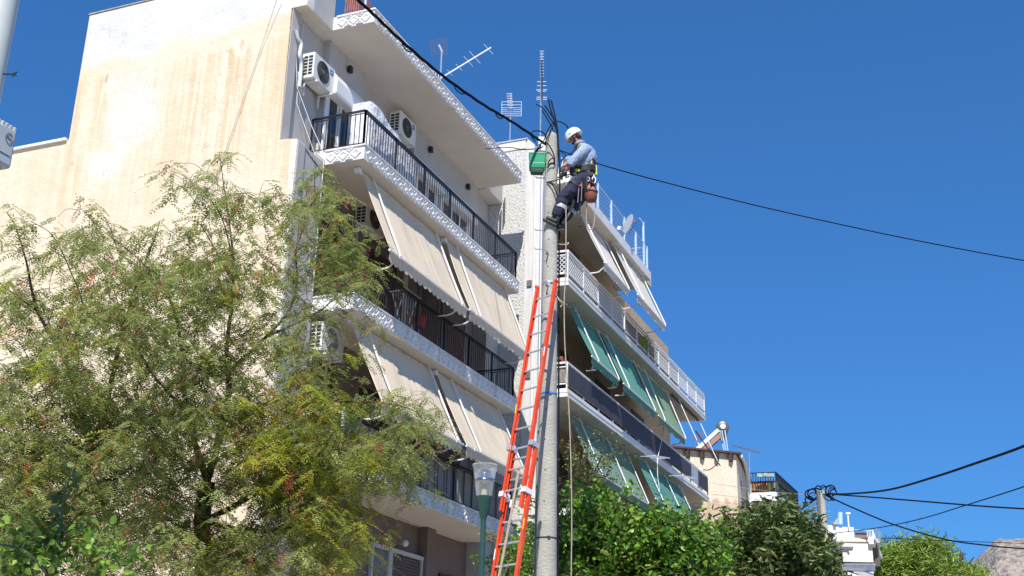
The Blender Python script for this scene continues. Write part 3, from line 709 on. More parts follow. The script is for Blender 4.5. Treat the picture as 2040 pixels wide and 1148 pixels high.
# awnings of building two
GW = 'off-white awnings under the roof slab'
awning('off-white awning hanging just right of the man, nearer of the two under the roof', 28.75, 31.05, (9.96, 15.10), (9.20, 13.45), 'aw_white', GW, rails=(28.85, 30.95), arms=(28.9, 30.95), armY=9.72, armZ=13.25)
awning('off-white awning at the far end under the roof, tip against the sky', 31.35, 34.35, (9.78, 15.10), (9.03, 13.40), 'aw_white', GW, rails=(31.85, 34.3), arms=(31.9, 34.3), armY=9.66, armZ=13.22)
GG = 'green awnings under the lattice balcony'
awning('teal awning nearest the ladder under the lattice balcony', 28.28, 30.62, (10.10, 12.22), (9.40, 10.68), 'aw_teal', GG, rails=(28.75, 30.55), arms=(28.75, 30.55), armY=9.72, armZ=10.45)
awning('teal awning in the middle under the lattice balcony', 30.75, 34.0, (10.00, 12.22), (9.30, 10.60), 'aw_teal', GG, rails=(31.2, 33.9), arms=(31.2, 33.9), armY=9.7, armZ=10.4)
awning('sage green creased awning at the far end under the lattice balcony', 34.25, 37.5, (9.94, 12.22), (9.27, 10.53), 'aw_sage', GG, rails=(34.9, 37.45), arms=(34.9, 37.4), armY=9.68, armZ=10.35, sag=.05)
GH = 'faded green awnings over the leafy tree'
awning('faded green awning above the bright tree, wide one nearest the pole', 28.45, 33.5, (10.10, 9.28), (9.42, 7.72), 'aw_green', GH, rails=(29.1, 31.5, 33.4), arms=(), armY=9.7, armZ=7.5)
awning('blue green awning just above the bright tree, farther and wider one', 33.85, 38.9, (9.90, 9.28), (9.30, 7.95), 'aw_teal', GH, rails=(34.7, 36.9, 38.8), arms=(), armY=9.7, armZ=7.5)
# two bare arms of a rolled-up awning at the far end
t = thing('bare_awning', (38.6, 9.75, 12.2), 'bare white awning arms with no cloth, against the sky at the far balcony end', 'awning')
for x in (38.7, 41.5):
    s = MB(); s.tube([(x, 9.78, 12.24), (x, 9.10, 10.55)], .016, 6); s.build('guide_rod', M['frame'], t)
s = MB(); s.tube([(38.2, 9.1, 10.95), (41.9, 9.12, 10.52)], .022, 6); s.tube(bez([(41.5, 9.65, 10.32), (41.5, 9.4, 10.32), (41.5, 9.12, 10.52)]), .018, 6); s.build('front_bar', mat('rusty_bar', (.10, .07, .05), .8), t)
s = MB(); s.tube([(38.0, 9.82, 12.18), (41.7, 9.82, 12.18)], .04, 7); s.build('roller', M['aw_dark'], t)
# plants on the lattice balcony are added with the trees
# laundry airers clipped outside the navy balcony
for i, (a, b) in enumerate((((1304, 908), (1334, 913)), ((1359, 947), (1386, 953)))):
    t = thing('clothes_airer', onY(*a, 9.5), ['white clothes airer clipped outside the navy balcony screen, nearer one', 'white clothes airer clipped outside the navy balcony screen, farther one by the balcony end'][i], 'airer', 'airers outside the navy balcony')
    P0, P1 = onY(*a, 9.15), onY(*b, 9.15); s = MB()
    s.bar(P0, P1, .03, .03); s.build('front_bar', M['frame'], t)
    s = MB()
    for k in range(4):
        q = Vector((0, .1*k, 0)); s.tube([P0+q, P1+q], .007, 5)
    s.tube([P0, P0+Vector((0, .42, 0))], .008, 5); s.tube([P1, P1+Vector((0, .42, 0))], .008, 5); s.build('rack', M['frame'], t)
# pale cable hanging between the balconies
s = MB(); s.tube(bez([onY(1322, 850, 9.5), onY(1318, 880, 9.5), onY(1311, 910, 9.5), onY(1310, 945, 9.5), onY(1314, 975, 9.45)]), .012, 6)
tag(s.build('hanging_cable', M['frame'], None, True), 'pale cable hanging down across the navy balcony', 'cable')
# satellite dish on the roof rail
c0 = onY(1254, 447, 9.55)
t = thing('satellite_dish', (c0.x, 9.85, 15.8), 'grey satellite dish on the roof railing against the sky', 'satellite dish')
s = MB(); ax = (Vector((-.55, -.55, .35))).normalized()
for a in (0, 1):
    pass
s.lathe(c0, [(0, .04), (.01, .13), (.025, .23), (.05, .31), (.055, .315), (.04, .305), (.02, .22), (.008, .12), (.004, .02)], 26, axis=-HR*.90-HF*.38+ZZ*.22); s.build('reflector', mat('dish_grey', (.42, .44, .46), .5, .1, 5), t, True)
s = MB(); s.tube([c0+Vector((.05, .05, -.05)), (c0.x+.15, 9.86, c0.z-.35), (c0.x+.15, 9.88, 15.85)], .022, 7); s.tube([c0+Vector((.0, .02, -.36)), c0+Vector((-.42, -.30, -.14))], .012, 6)
s.obox(c0+Vector((-.44, -.32, -.13)), (.05, 0, 0), (0, .035, 0), (0, 0, .035)); s.build('mount', M['acgrille'], t, True)
t = thing('floodlight', onY(1235, 456, 9.9), 'small white floodlight on an arm at the roof railing left of the dish', 'floodlight')
s = MB(); a, b = onY(1247, 466, 9.85), onY(1236, 456, 9.6); s.tube([a, b], .016, 6); s.build('arm', M['frame'], t)
s = MB(); s.obox(b+ZZ*.02, (.09, -.02, .02), (.01, .05, .02), (0, -.02, .05)); s.build('head', M['frame'], t)
# ---------------------------------------------------------------- near concrete pole
PD = 16.0
PT = hz(1099.5, 266, PD); PB = hz(1087.5, 1148, PD); PX, PY_ = (PT.x+PB.x)/2, (PT.y+PB.y)/2
PTOP = PT.z
def prad(z): return .088 + (PTOP-z)*.0078
def W_(px, py, dd=0.0):
    """point on the upright plane through the pole, dd metres nearer the viewer"""
    return hz(px, py, PD-dd)
def conc_mat():
    m, nt, b = new_mat('weathered_concrete'); P = wpos(nt)
    n = noise(nt, P, 3, 6); f = noise(nt, wpos(nt, 1, 1, 3.5), 14, 6, .7); d = noise(nt, P, 40, 3)
    c = mixc(nt, ramp(nt, n, [(.3, 0), (.7, 1)]), (.37, .36, .315), (.52, .50, .44))
    c = mixc(nt, mth(nt, 'MULTIPLY', ramp(nt, f, [(.42, 0), (.66, 1)]), .40), c, (.29, .285, .25))
    c = mixc(nt, mth(nt, 'MULTIPLY', ramp(nt, d, [(.64, 0), (.72, 1)]), .3), c, (.17, .17, .155))
    nt.links.new(c, b.inputs['Base Color']); b.inputs['Roughness'].default_value = .93
    bump(nt, b, mth(nt, 'ADD', f, mth(nt, 'MULTIPLY', d,   .35)), .014); return m
M['concrete'] = conc_mat()
P_ = thing('utility_pole', (PX, PY_, 0), 'tall grey concrete utility pole the man is strapped to', 'utility pole')
s = MB(); random.seed(11)
zs = [0, 2, 4] + [4+i*.5 for i in range(1, 12)] + [PTOP-.16, PTOP-.08, PTOP-.03, PTOP]
s.tube([(PX, PY_, z) for z in zs], [prad(z) for z in zs[:-3]]+[prad(PTOP), prad(PTOP)*.93, prad(PTOP)*.66], 28); s.build('shaft', M['concrete'], P_, True)
s = MB()                                           # cast-in bolt holes down the face
toV = (Vector((CAMP.x, CAMP.y, 0))-Vector((PX, PY_, 0))).normalized()
for k in range(13):
    z = PTOP-.5-k*.42; d = (toV - HR*(.25 if k % 2 else .32)).normalized(); c = Vector((PX, PY_, z))+d*(prad(z)-.002)
    s.lathe(c, [(0, .010), (.004, .010)], 8, axis=d)
s.build('bolt_hole', M['acdark'], P_)['kind'] = 'stuff'
for z, mm, hh in ((hz(1095, 566, PD).z, 'steel', .03), (hz(1090, 787, PD).z, 'blue', .022), (hz(1083, 1073, PD).z, 'strap', .02)):
    s = MB(); r = prad(z)+.004; s.lathe((PX, PY_, z-hh/2), [(0, r), (hh, r)], 28); d = (toV+HR*.2).normalized(); s.obox(Vector((PX, PY_, z))+d*(r+.006), d.cross(ZZ)*.018, d*.008, ZZ*.016); s.build('band', M[mm], P_, True)
# step irons
for k, (px, py) in enumerate(((1086, 355), (1113, 487), (1084, 497), (1084, 459), (1111, 392))):
    a = W_(px, py); sd_ = -1 if px < 1098 else 1; s = MB()
    q = [a, a+HR*sd_*.13, a+HR*sd_*.14+ZZ*.03]; s.tube(q, .009, 6); s.build('step_iron', M['steel'], P_)
for py in (500, 565):
    a = W_(1087, py, .11); s = MB(); s.tube([a, W_(1092, py+5, .11), W_(1088, py+22, .11)], .007, 6); s.build('hook', M['black'], P_)
# cable clamped down its far side
s = MB(); s.tube(bez([W_(1112, 300, -.02), W_(1115, 340, -.02), W_(1114.5, 420, -.02), W_(1113.5, 560, -.02), W_(1113, 760, -.06), W_(1112, 1148, -.10)]), .012, 6)
s.build('riser_and_shadow_tube', M['cable'], P_, True)
s = MB(); s.tube(bez([W_(1082, 600, -.04), W_(1079, 700, -.04), W_(1077, 800, -.04), W_(1071, 930, -.04), W_(1066, 1148, -.04)]), .022, 6)  # dark tube added where the ladder's shadow runs down the pole
s.build('riser_and_shadow_tube', mat('grey_green_shadow', (.16, .22, .20), .7, .2, 6), P_, True)
# white junction box strapped behind the head of the pole
s = MB(); c = W_(1084, 290, -.16); s.obox(c, HR*.09, HF*.06, ZZ*.12); s.build('junction_box', M['frame'], P_, bevel=.01)
# tangle of drop cables round the top
def tang(*pts, r=.009, name='cable_loop', m='cable'):
    s = MB(); s.tube(bez([W_(*p) for p in pts], 7), r, 6); return s.build(name, M[m], P_, True)
tang((1067, 283, .15), (1058, 270, .2), (1062, 262, .2), (1078, 262, .15), (1087, 272, .12), (1080, 284, .1), (1072, 290, .1))
tang((1085, 276, .05), (1092, 258, .05), (1104, 243, 0), (1116, 243, 0), (1128, 250, -.05), (1132, 256, -.1))
tang((1098, 200, 0), (1104, 225, 0), (1110, 255, 0), (1112, 285, .02), (1114, 310, .02), r=.012)
tang((1092, 197, .05), (1098, 222, .05), (1106, 245, .04), (1110, 275, .03), (1113, 300, .02), r=.012)
tang((1068, 208, .1), (1082, 216, .1), (1093, 232, .1), (1104, 248, .05), (1109, 262, .02))
tang((1080, 220, .1), (1092, 240, .08), (1100, 255, .06), (1106, 268, .05))
tang((1085, 210, .05), (1097, 228, .05), (1104, 240, .05), (1110, 262, .03), r=.011)
tang((1104, 246, .06), (1096, 262, .1), (1090, 275, .12), (1084, 288, .12))
tang((1076, 287, .15), (1086, 284, .16), (1094, 290, .16), (1102, 305, .14), (1105, 318, .12), (1104, 328, .11))
tang((1091, 328, .12), (1096, 318, .14), (1104, 316, .14), (1103, 324, .14), (1096, 326, .14), (1090, 334, .12))
tang((1078, 290, .1), (1068, 300, .14), (1066, 308, .14), (1070, 300, .12), (1082, 292, .1))
tang((1115, 300, 0), (1122, 306, .0), (1128, 310, 0), (1122, 316, -.05), (1117, 322, 0))
tang((1118, 312, -.05), (1121, 322, -.05), (1117, 338, -.04), (1115, 352, -.02), m='frame', r=.008)
# green splice box hanging beside it
g0 = W_(1070, 322, .10)
t = thing('splice_box', g0, 'open green plastic splice box hanging from the cables left of the pole head', 'cable box')
def ring(c, w2, d2): return [c-HR*w2-HF*d2, c+HR*w2-HF*d2, c+HR*w2+HF*d2, c-HR*w2+HF*d2]
s = MB(); levels = [(-.14, .105, .06), (-.12, .115, .07), (-.055, .118, .075), (-.045, .112, .07), (.085, .122, .075), (.115, .125, .08), (.125, .10, .06)]
vs = []; 
for z, w2, d2 in levels: vs += ring(g0+ZZ*z, w2, d2)
fs = [(j*4+i, j*4+(i+1) % 4, (j+1)*4+(i+1) % 4, (j+1)*4+i) for j in range(len(levels)-1) for i in range(4)]+[(3, 2, 1, 0), (24, 25, 26, 27)]
s.add(vs, fs); s.build('body', M['green_box'], t, bevel=.012)
s = MB(); s.add(ring(g0-ZZ*.205, .085, .05)+ring(g0-ZZ*.142, .102, .058), [(3, 2, 1, 0), (4, 5, 6, 7)]+[(i, (i+1) % 4, (i+1) % 4+4, i+4) for i in range(4)]); s.build('base', mat('dark_green_plastic', (.01, .05, .03), .5), t, bevel=.01)
s = MB(); 
for dx in (-.06, 0, .055): s.tube(bez([g0+HR*dx+ZZ*.11, g0+HR*(dx*.6+.01)+ZZ*.2, g0+HR*.05+ZZ*.3]), .008, 6)
s.build('cable_tail', mat('grey_cable', (.22, .22, .23), .6), t, True)
# overhead cables
def span(name, label, pts, r, m='cable', cat='cable', group=None, knots=0):
    s = MB(); P = bez(pts, 12); s.tube(P, r, 7)
    o = s.build(name, M[m], None, True); return tag(o, label, cat, group)
pt = [(1087, 288, 16), (1020, 243, 15.0), (960, 207, 14.1), (880, 150, 13.1), (800, 82, 12.2), (740, 25, 11.5), (700, -12, 11.1), (560, -150, 9.8)]
P3 = [hz(*p) for p in pt]
s = MB(); PP = bez(P3, 14)
for k in range(3):
    a0 = k*2*PI/3; L = []
    for i, p in enumerate(PP):
        a = a0+i*.42; L.append(p+HR*.012*math.cos(a)+ZZ*.012*math.sin(a))
    s.tube(L, .0105, 6)
for i in (18, 34, 52):                                # slack loops tied under the bundle
    if i+5 < len(PP): s.tube(bez([PP[i], PP[i+1]-ZZ*.05, PP[i+3]-ZZ*.055, PP[i+4]], 5), .008, 5)
tag(s.build('overhead_cable', M['cable'], None, True), 'thick twisted black cable bundle running from the upper left to the pole head', 'cable')
span('overhead_cable', 'thin black cable running from the pole past the man to the right edge', [hz(1116, 300, 16), hz(1190, 326, 16), hz(1300, 357, 16.4), hz(1500, 408, 17), hz(1700, 453, 17.6), hz(1850, 484, 18), hz(2045, 520, 18.6), hz(2300, 560, 19.5)], .009)
span('overhead_cable', 'thin wire from the roof edge fascia to the green splice box', [onY(967, 297, 10.25), hz(990, 294.5, 22), hz(1016, 294, 19.5), hz(1040, 298, 17.5), hz(1066, 297, 16)], .008)
span('overhead_cable', 'fine wire hanging down across the bare peach side wall', [onX(558, -20, 16.3), onX(520, 95, 16.42), onX(470, 240, 16.42), onX(428, 365, 16.42), onX(418, 420, 16.4)], .006, 'rope')
# ---------------------------------------------------------------- ladder
LT = (W_(1072, 578, .20)+W_(1112, 575, .28))/2
LB = LT + (Vector((0, 0, -1))*4.05)
# foot position from the photograph at frame bottom
lb, rb = W_(971, 1148, 1.05), W_(1034, 1148, 1.28)
mid_b = (lb+rb)/2; dirL = (mid_b-LT).normalized()
side = (W_(1112, 575, .36)-W_(1072, 578, .12)); side.z = 0
side = (side - dirL*side.dot(dirL)).normalized(); nrmL = dirL.cross(side).normalized()
if nrmL.dot(toV) < 0: nrmL = -nrmL
wU, wL_ = .175, .205
foot = LT + dirL*((LT.z-.12)/-dirL.z)
LD = thing('ladder', (foot.x, foot.y, .12), 'long orange red extension ladder leaning against the concrete pole', 'ladder')
Ltot = (foot-LT).length
def rail(a, b, off, m='red', name='rail'):
    s = MB(); u = (b-a).normalized()
    s.bar(a, b, .018, .050, up=nrmL); 
    sgn = 1 if off > 0 else -1
    for e in (-.024, .024): s.obox((a+b)/2+nrmL*e-side*sgn*.016, (b-a)/2, side*.016, nrmL*.003)
    return s.build(name, M[m], LD)
jt = 3.05                                             # length of fly section in view
jb = 2.62
fly0, fly1 = LT-dirL*.05, LT+dirL*3.35
bas0, bas1 = LT+dirL*2.42, foot
for sg in (-1, 1):
    rail(fly0+side*sg*wU+nrmL*.045, fly1+side*sg*wU+nrmL*.045, sg)
    rail(bas0+side*sg*wL_-nrmL*.03, bas1+side*sg*wL_-nrmL*.03, sg)
k = .16
while k < 3.3:
    c = LT+dirL*k+nrmL*.045; s = MB(); s.tube([c-side*(wU+.002), c+side*(wU+.002)], .014, 8); s.build('rung', M['alu'], LD, True); k += .292
k = 2.6
while k < Ltot-.1:
    c = LT+dirL*k-nrmL*.03; s = MB(); s.tube([c-side*(wL_+.002), c+side*(wL_+.002)], .014, 8); s.build('rung', M['alu'], LD, True); k += .292
for d, sg, m_ in ((2.47, 1, 'alu'), (2.47, -1, 'alu'), (3.12, 1, 'frame'), (3.12, -1, 'frame')):
    s = MB(); c = LT+dirL*d+side*sg*(wU+.012)+nrmL*.01; s.obox(c, dirL*.035, side*.035, nrmL*.075); s.build('guide_bracket', M[m_], LD, bevel=.004)
for sg in (-1, 1):
    s = MB(); c = LT-dirL*.06+side*sg*wU+nrmL*.045; s.obox(c, dirL*.02, side*.018, nrmL*.036); s.build('end_cap', M['red'], LD, bevel=.008)
    s = MB(); a = LT+dirL*.04+side*sg*wU; s.bar(a, LT+dirL*.15+side*sg*.10-nrmL*.02, .012, .03, up=nrmL); s.build('pole_grip', M['alu'], LD)
for d_, sg_, m_ in ((1.1, 1, 'frame'), (1.9, -1, 'yellow'), (3.55, 1, 'yellow'), (3.9, -1, 'frame')):
    s = MB(); c = LT+dirL*d_+side*sg_*(wU if d_ < 3 else wL_)+nrmL*(.0735 if d_ < 3 else -.002); s.obox(c, dirL*.07, side*.008, nrmL*.001); s.build('sticker', M[m_], LD)
s = MB(); pull = [LT+dirL*2.75+nrmL*.03, LT+dirL*3.2+nrmL*.06+side*.02, LT+dirL*3.6+nrmL*.05, LT+dirL*4.6+nrmL*.04-side*.06]
s.tube(bez(pull), .008, 6); s.tube(bez([p+side*.02 for p in pull]), .008, 6); s.build('pull_rope', M['rope'], LD, True)
s = MB(); c = LT+dirL*3.28+nrmL*.05; s.obox(c, dirL*.05, side*.022, nrmL*.015); s.build('pulley_tag', M['frame'], LD, bevel=.004)
s = MB(); s.tube(bez([W_(1108, 590, .30), W_(1116, 600, .30), W_(1121, 604, .28), W_(1117, 612, .26)]), .014, 6); s.build('tie', M['rope'], LD, True)
# ---------------------------------------------------------------- street lamp
LMP = hz(963, 1035, 17); lx, ly, lz = LMP
def LZ(py): return hz(964, py, 17).z
t = thing('street_lamp', (lx, ly, 0), 'dark green street lamp with a clear tapered lantern, left of the ladder', 'street lamp')
s = MB(); s.tube([(lx, ly, 0), (lx, ly, .5), (lx, ly, .52), (lx, ly, lz)], [.075, .075, .042, .038], 18); s.build('post', M['green_lamp'], t, True)
s = MB(); z0, z1 = LZ(1033), LZ(989); s.lathe((lx, ly, z0), [(-.02, .04), (0, .042), (.02, .050), (z1-z0-.02, .108), (z1-z0, .112), (z1-z0, .09)], 26); s.build('cone', M['green_lamp'], t, True)
def clear_mat():
    m, nt, b = new_mat('clear_lantern'); b.inputs['Base Color'].default_value = (.93, .94, .93, 1); b.inputs['Roughness'].default_value = .15
    tr = nd(nt, 'ShaderNodeBsdfTransparent'); tr.inputs[0].default_value = (.86, .88, .87, 1); mx = nd(nt, 'ShaderNodeMixShader'); fr = nd(nt, 'ShaderNodeLayerWeight'); fr.inputs[0].default_value = .45
    f = mth(nt, 'ADD', mth(nt, 'MULTIPLY', fr.outputs[1], .6), .14, clamp=True)
    nt.links.new(f, mx.inputs[0]); nt.links.new(tr.outputs[0], mx.inputs[1]); nt.links.new(b.outputs[0], mx.inputs[2]); nt.links.new(mx.outputs[0], nt.nodes['Material Output'].inputs[0]); return m
M['clear'] = clear_mat()
zt = LZ(926); hL = zt-z1
s = MB(); s.lathe((lx, ly, z1), [(0.0, .112), (hL*.3, .132), (hL*.93, .172), (hL*.955, .183), (hL, .182), (hL, .165)], 30); s.build('lantern', M['clear'], t, True)
chrome = mat('chrome', (.80, .82, .86), .12, .05, 5, metal=1)
s = MB(); zd = LZ(958); s.lathe((lx, ly, zd), [(0, .155), (.02, .150), (.035, .13), (.10, .115), (.15, .085), (.17, .03)], 30); s.build('reflector', chrome, t, True)
s = MB(); s.lathe((lx, ly, zd-.02), [(-.03, .012), (0, .02), (.02, .02)], 10); s.lathe((lx, ly, z1), [(0, .045), (.10, .043), (.125, .02)], 16); s.build('bulb', mat('bulb', (.75, .68, .45), .4, .1, 10), t, True)
# ---------------------------------------------------------------- pale pole and grey cabinet at the left edge
e = hz(38, 0, 8); e2 = hz(0, 215, 8); cpx = e - HR*.125
t = thing('lamp_post', (cpx.x, cpx.y, 0), 'pale grey painted steel post cut off by the left edge', 'post')
s = MB(); s.tube([(cpx.x, cpx.y, 0), (cpx.x, cpx.y, 9.5)], [.128, .112], 28); s.build('shaft', mat('pale_grey_paint', (.60, .64, .60), .45, .06, 3, streak=.2), t, True)
s = MB(); a = hz(30, 148, 7.95); s.tube([a-HR*.08, a+HR*.0], .006, 5); s.tube(bez([a-HR*.02-ZZ*.02, a-HR*.0, a+HR*.012+ZZ*.02]), .004, 5); s.tube([a-HR*.01+ZZ*.018, a+HR*.01-ZZ*.015], .004, 5); s.build('wire_hook', M['black'], t)
def hf(px, py, d): return hz(px, py, d)
D8 = 7.9
t0, t1 = hf(33, 262, D8), hf(23, 338, D8)
hh = t0.z-t1.z
u_ = Vector((1, 0, 0)); v_ = Vector((0, 1, 0))
cc = (t0+t1)/2 - u_*.19
cc = Vector((hf(29, 300, D8).x, hf(29, 300, D8).y, (t0.z+t1.z)/2)) - u_*.19
t = thing('equipment_cabinet', cc, 'pale grey ribbed equipment cabinet on the post at the left edge', 'cabinet')
cm = mat('cabinet_paint', (.52, .56, .56), .45, .05, 5)
s = MB(); s.obox(cc+v_*.07, u_*.19, v_*.07, ZZ*hh/2); s.build('case', cm, t, bevel=.02)
s = MB()
for i in range(11): s.obox(cc-u_*.17+u_*.034*i+v_*.075+ZZ*(hh/2+.008), u_*.009, v_*.07, ZZ*.014)
s.build('cooling_fins', cm, t, bevel=.003)
s = MB(); fc = cc-v_*.003+u_*.125+ZZ*.06; s.tube([fc+u_*.030*math.cos(a*PI/12)+ZZ*.036*math.sin(a*PI/12) for a in range(25)], .0022, 5, False)
s.obox(fc, u_*.02+ZZ*-.004, v_*.001, ZZ*.004); s.build('emblem', M['acgrille'], t)
s = MB(); 
for z in (-.06, -.062): s.obox(cc-v_*.001+u_*.07+ZZ*z, u_*.09, v_*.0015, ZZ*.002)
s.obox(cc-v_*.001+u_*.10+ZZ*.14, u_*.05, v_*.0015, ZZ*.0015); s.build('seam', M['acgrille'], t)
s = MB()
for k in range(4): s.lathe(cc+v_*.07-u_*(.13-.085*k)-ZZ*(hh/2), [(0, .03), (-.03, .028), (-.05, .018)], 10)
s.build('cable_gland', M['acdark'], t)
s = MB(); s.obox(cc+v_*.2, u_*.05, v_*.07, ZZ*.05); s.build('mount', M['steel'], t)
# ---------------------------------------------------------------- roof antennas
def seg(s, a, b, r=.008): s.tube([a, b], r, 5)
def antenna(base_px, top_px, D, label, kind):
    b0, tp = hz(*base_px, D), hz(*top_px, D); b0 = Vector((tp.x, tp.y, b0.z))
    t = thing('tv_antenna', (tp.x, tp.y, b0.z-1.2), label, 'antenna', None)
    s = MB(); seg(s, b0-ZZ*1.2, tp, .022); s.build('mast', M['steel'], t); return t
t = antenna((885, 190), (880, 100), 27, 'tv antenna with a dark wire grid and a slanting boom above the roof slab', 'grid')
s = MB(); 
def Pp(px, py, D=27): return hz(px, py, D)
for i in range(6): seg(s, Pp(857+i*6.6, 82-i*.9), Pp(860+i*6.0, 110-i*.2), .006)
for i in range(6): seg(s, Pp(857+i*.5, 82+i*5.6), Pp(891-i*.6, 76+i*6), .006)
s.build('grid_reflector', mat('rusty_wire', (.10, .10, .13), .7), t)
s = MB(); seg(s, Pp(878, 156), Pp(978, 95), .022); seg(s, Pp(875, 90), Pp(881, 104), .03)
for k, (a, b, L) in enumerate(((.18, 0, 5), (.36, 0, 6), (.55, 0, 9), (.68, 0, 11), (.95, 0, 9))):
    x, y = 878+100*a, 156-61*a; seg(s, Pp(x-L, y-L*1.1), Pp(x+L, y+L*1.1), .006)
s.build('boom', M['steel'], t)
t = antenna((1022, 276), (1018, 186), 33, 'tv antenna with a silver double grid above the roughcast wall', 'grid')
s = MB()
for k, yy in enumerate((203, 209, 215, 219, 223, 227, 231)): seg(s, Pp(1000, yy, 33), Pp(1039, yy, 33), .010)
for xx in (1000, 1039): seg(s, Pp(xx, 203, 33), Pp(xx-.5, 231, 33), .010)
s.build('grid_reflector', M['alu'], t)
s = MB()
for k in range(7): seg(s, Pp(1015-5+k*.4-1, 187+k*4.6, 32.8), Pp(1015+5+k*.5, 187+k*4.6, 32.8), .012)
s.build('director', M['alu'], t)
t = antenna((1081, 268), (1079, 102), 31, 'tall thin aerial with many short rungs standing right above the pole head', 'yagi')
s = MB()
for k in range(10): seg(s, Pp(1075.5, 102+k*5.6, 31), Pp(1083.5, 102+k*5.6, 31), .011)
for yy, w2 in ((163, 9), (171, 9), (179, 11), (182, 8), (194, 10), (198, 11)): seg(s, Pp(1079-w2, yy, 31), Pp(1079+w2, yy, 31), .013)
s.build('element', M['alu'], t)
s = MB(); seg(s, Pp(1078.7, 120, 30.9), Pp(1079.5, 198, 30.9), .028); s.build('boom', M['acdark'], t)
t = thing('roof_rail', Pp(878, 172, 26), 'thin pale rods of a roof railing below the dark grid antenna', 'railing')
for a, b, c, d in ((858, 137, 860, 160), (863, 138, 866, 165), (868, 142, 870, 168), (873, 147, 876, 172)):
    s = MB(); seg(s, Pp(a, b, 26), Pp(c, d+12, 26), .012); s.build('rod', M['steel'], t)
s = MB(); seg(s, Pp(856, 138, 26), Pp(875, 148, 26), .012); s.build('top_rail', M['steel'], t)
# ---------------------------------------------------------------- the lineman
def skin_mesh(name, chains, m, parent, sub=2, smooth=True):
    """chains: list of [(point, radius)...]; a chain may start at an earlier point (same coordinates)"""
    verts = []; rad = []; edges = []; key = {}
    def vid(p, r):
        k = (round(p[0], 4), round(p[1], 4), round(p[2], 4))
        if k not in key: key[k] = len(verts); verts.append(Vector(p)); rad.append(r)
        return key[k]
    for ch in chains:
        ids = [vid(p, r) for p, r in ch]
        edges += [(a, b) for a, b in zip(ids, ids[1:]) if a != b]
    off = org(parent)
    me = bpy.data.meshes.new(name); me.from_pydata([v-off for v in verts], edges, [])
    o = bpy.data.objects.new(name, me); sc.collection.objects.link(o)
    md = o.modifiers.new('skin', 'SKIN'); md.use_smooth_shade = smooth
    for i, sv in enumerate(me.skin_vertices[0].data):
        r = rad[i]; sv.radius = r if hasattr(r, '__len__') else (r, r); sv.use_root = (i == 0)
    sb = o.modifiers.new('sub', 'SUBSURF'); sb.levels = sub; sb.render_levels = sub
    dg = bpy.context.evaluated_depsgraph_get(); ev = o.evaluated_get(dg)
    nm = bpy.data.meshes.new_from_object(ev); nm.materials.clear(); nm.materials.append(m)
    o.modifiers.clear(); old = o.data; o.data = nm; bpy.data.meshes.remove(old); nm.name = name
    o.parent = parent; return o
def K(px, py, d=0): return W_(px, py, d)
ND = .02                                            # body axis distance towards the viewer
pelvis = K(1164, 357, ND)
man = thing('person', K(1118, 455, 0), 'man in white helmet, blue shirt and navy trousers strapped high on the concrete pole', 'person')
nearS, farS = .15, -.17
hipN, hipF = K(1156, 362, ND+.09), K(1171, 362, ND-.08)
kneeN, ankN = K(1124, 394, ND+.13), K(1108, 432, ND+.10)
kneeF, ankF = K(1148, 403, ND-.09), K(1122, 440, ND-.07)
waist, chest, neck0 = K(1164, 338, ND), K(1165, 310, ND), K(1157, 289, ND)
shN, shF = K(1165, 299, ND+.17), K(1158, 298, ND-.17)
elN, elF = K(1139, 323, ND+.24), K(1134, 318, ND-.16)
wrN, wrF = K(1127, 341, ND+.19), K(1122, 333, ND-.05)
headB, headC, headT = K(1150, 283, ND), K(1145, 275, ND), K(1143, 264, ND)
# the body: one continuous skin surface
body = skin_mesh('body', [
  [(pelvis, .11), (waist, (.10, .11)), (chest, (.10, .11)), (neck0, .058), (headB, .060), (headC, .085), (headT, .085)],
  [(chest, .10), (shN, .05), (elN, .042), (wrN, .030)], [(chest, .10), (shF, .05), (elF, .042), (wrF, .030)],
  [(pelvis, .11), (hipN, .08), (kneeN, .055), (ankN, .042)], [(pelvis, .11), (hipF, .08), (kneeF, .055), (ankF, .042)],
], M['skin'], man)
# face details: nose, ear, brow, beard shade, eyes
faceL = -HR                                           # looks to the left, head bowed
fd = (faceL*.80 - ZZ*.52 + HF*.28).normalized(); fu = (ZZ*.85 + faceL*.52).normalized(); fs_ = fd.cross(fu).normalized()
s = MB(); c = headC+fd*.092-fu*.005; s.add([c-fs_*.014-fd*.01, c+fs_*.014-fd*.01, c+fu*.035-fd*.012, c+fd*.022-fu*.004, c-fu*.016-fd*.008], [(0, 3, 2), (3, 1, 2), (0, 4, 3), (4, 1, 3)]); s.build('nose', M['skin'], man, True)
s = MB()
for sg in (-1, 1):
    c = headC+fd*.075+fs_*sg*.035+fu*.022; s.blob(c, .011, .011, .009, 8, 6)
s.build('eyes', M['acdark'], man, True)
s = MB(); c = headC+fd*.078-fu*.040; s.obox(c, fs_*.024, fd*.006, fu*.005); s.build('mouth', mat('lips', (.30, .09, .07), .6), man)
for sg in (1, -1):
    s = MB(); c = headC+fs_*sg*(-.082)-fd*.008; s.blob(c, .018, .018, .030, 8, 6); s.build('ear', M['skin'], man, True)
s = MB(); 
for k in range(5):
    t_ = k/4-.5; c = headC-fd*(.055)+fs_*t_*.10-fu*.022; s.blob(c, .034, .034, .04, 8, 6)
for sg in (-1, 1): s.blob(headC+fs_*sg*.066+fd*.02-fu*.045, .022, .022, .03, 8, 6)
s.blob(headC+fd*.052-fu*.066, .034, .034, .024, 8, 6)
s.build('hair', mat('dark_hair', (.035, .022, .018), .8, .3, 30), man, True)
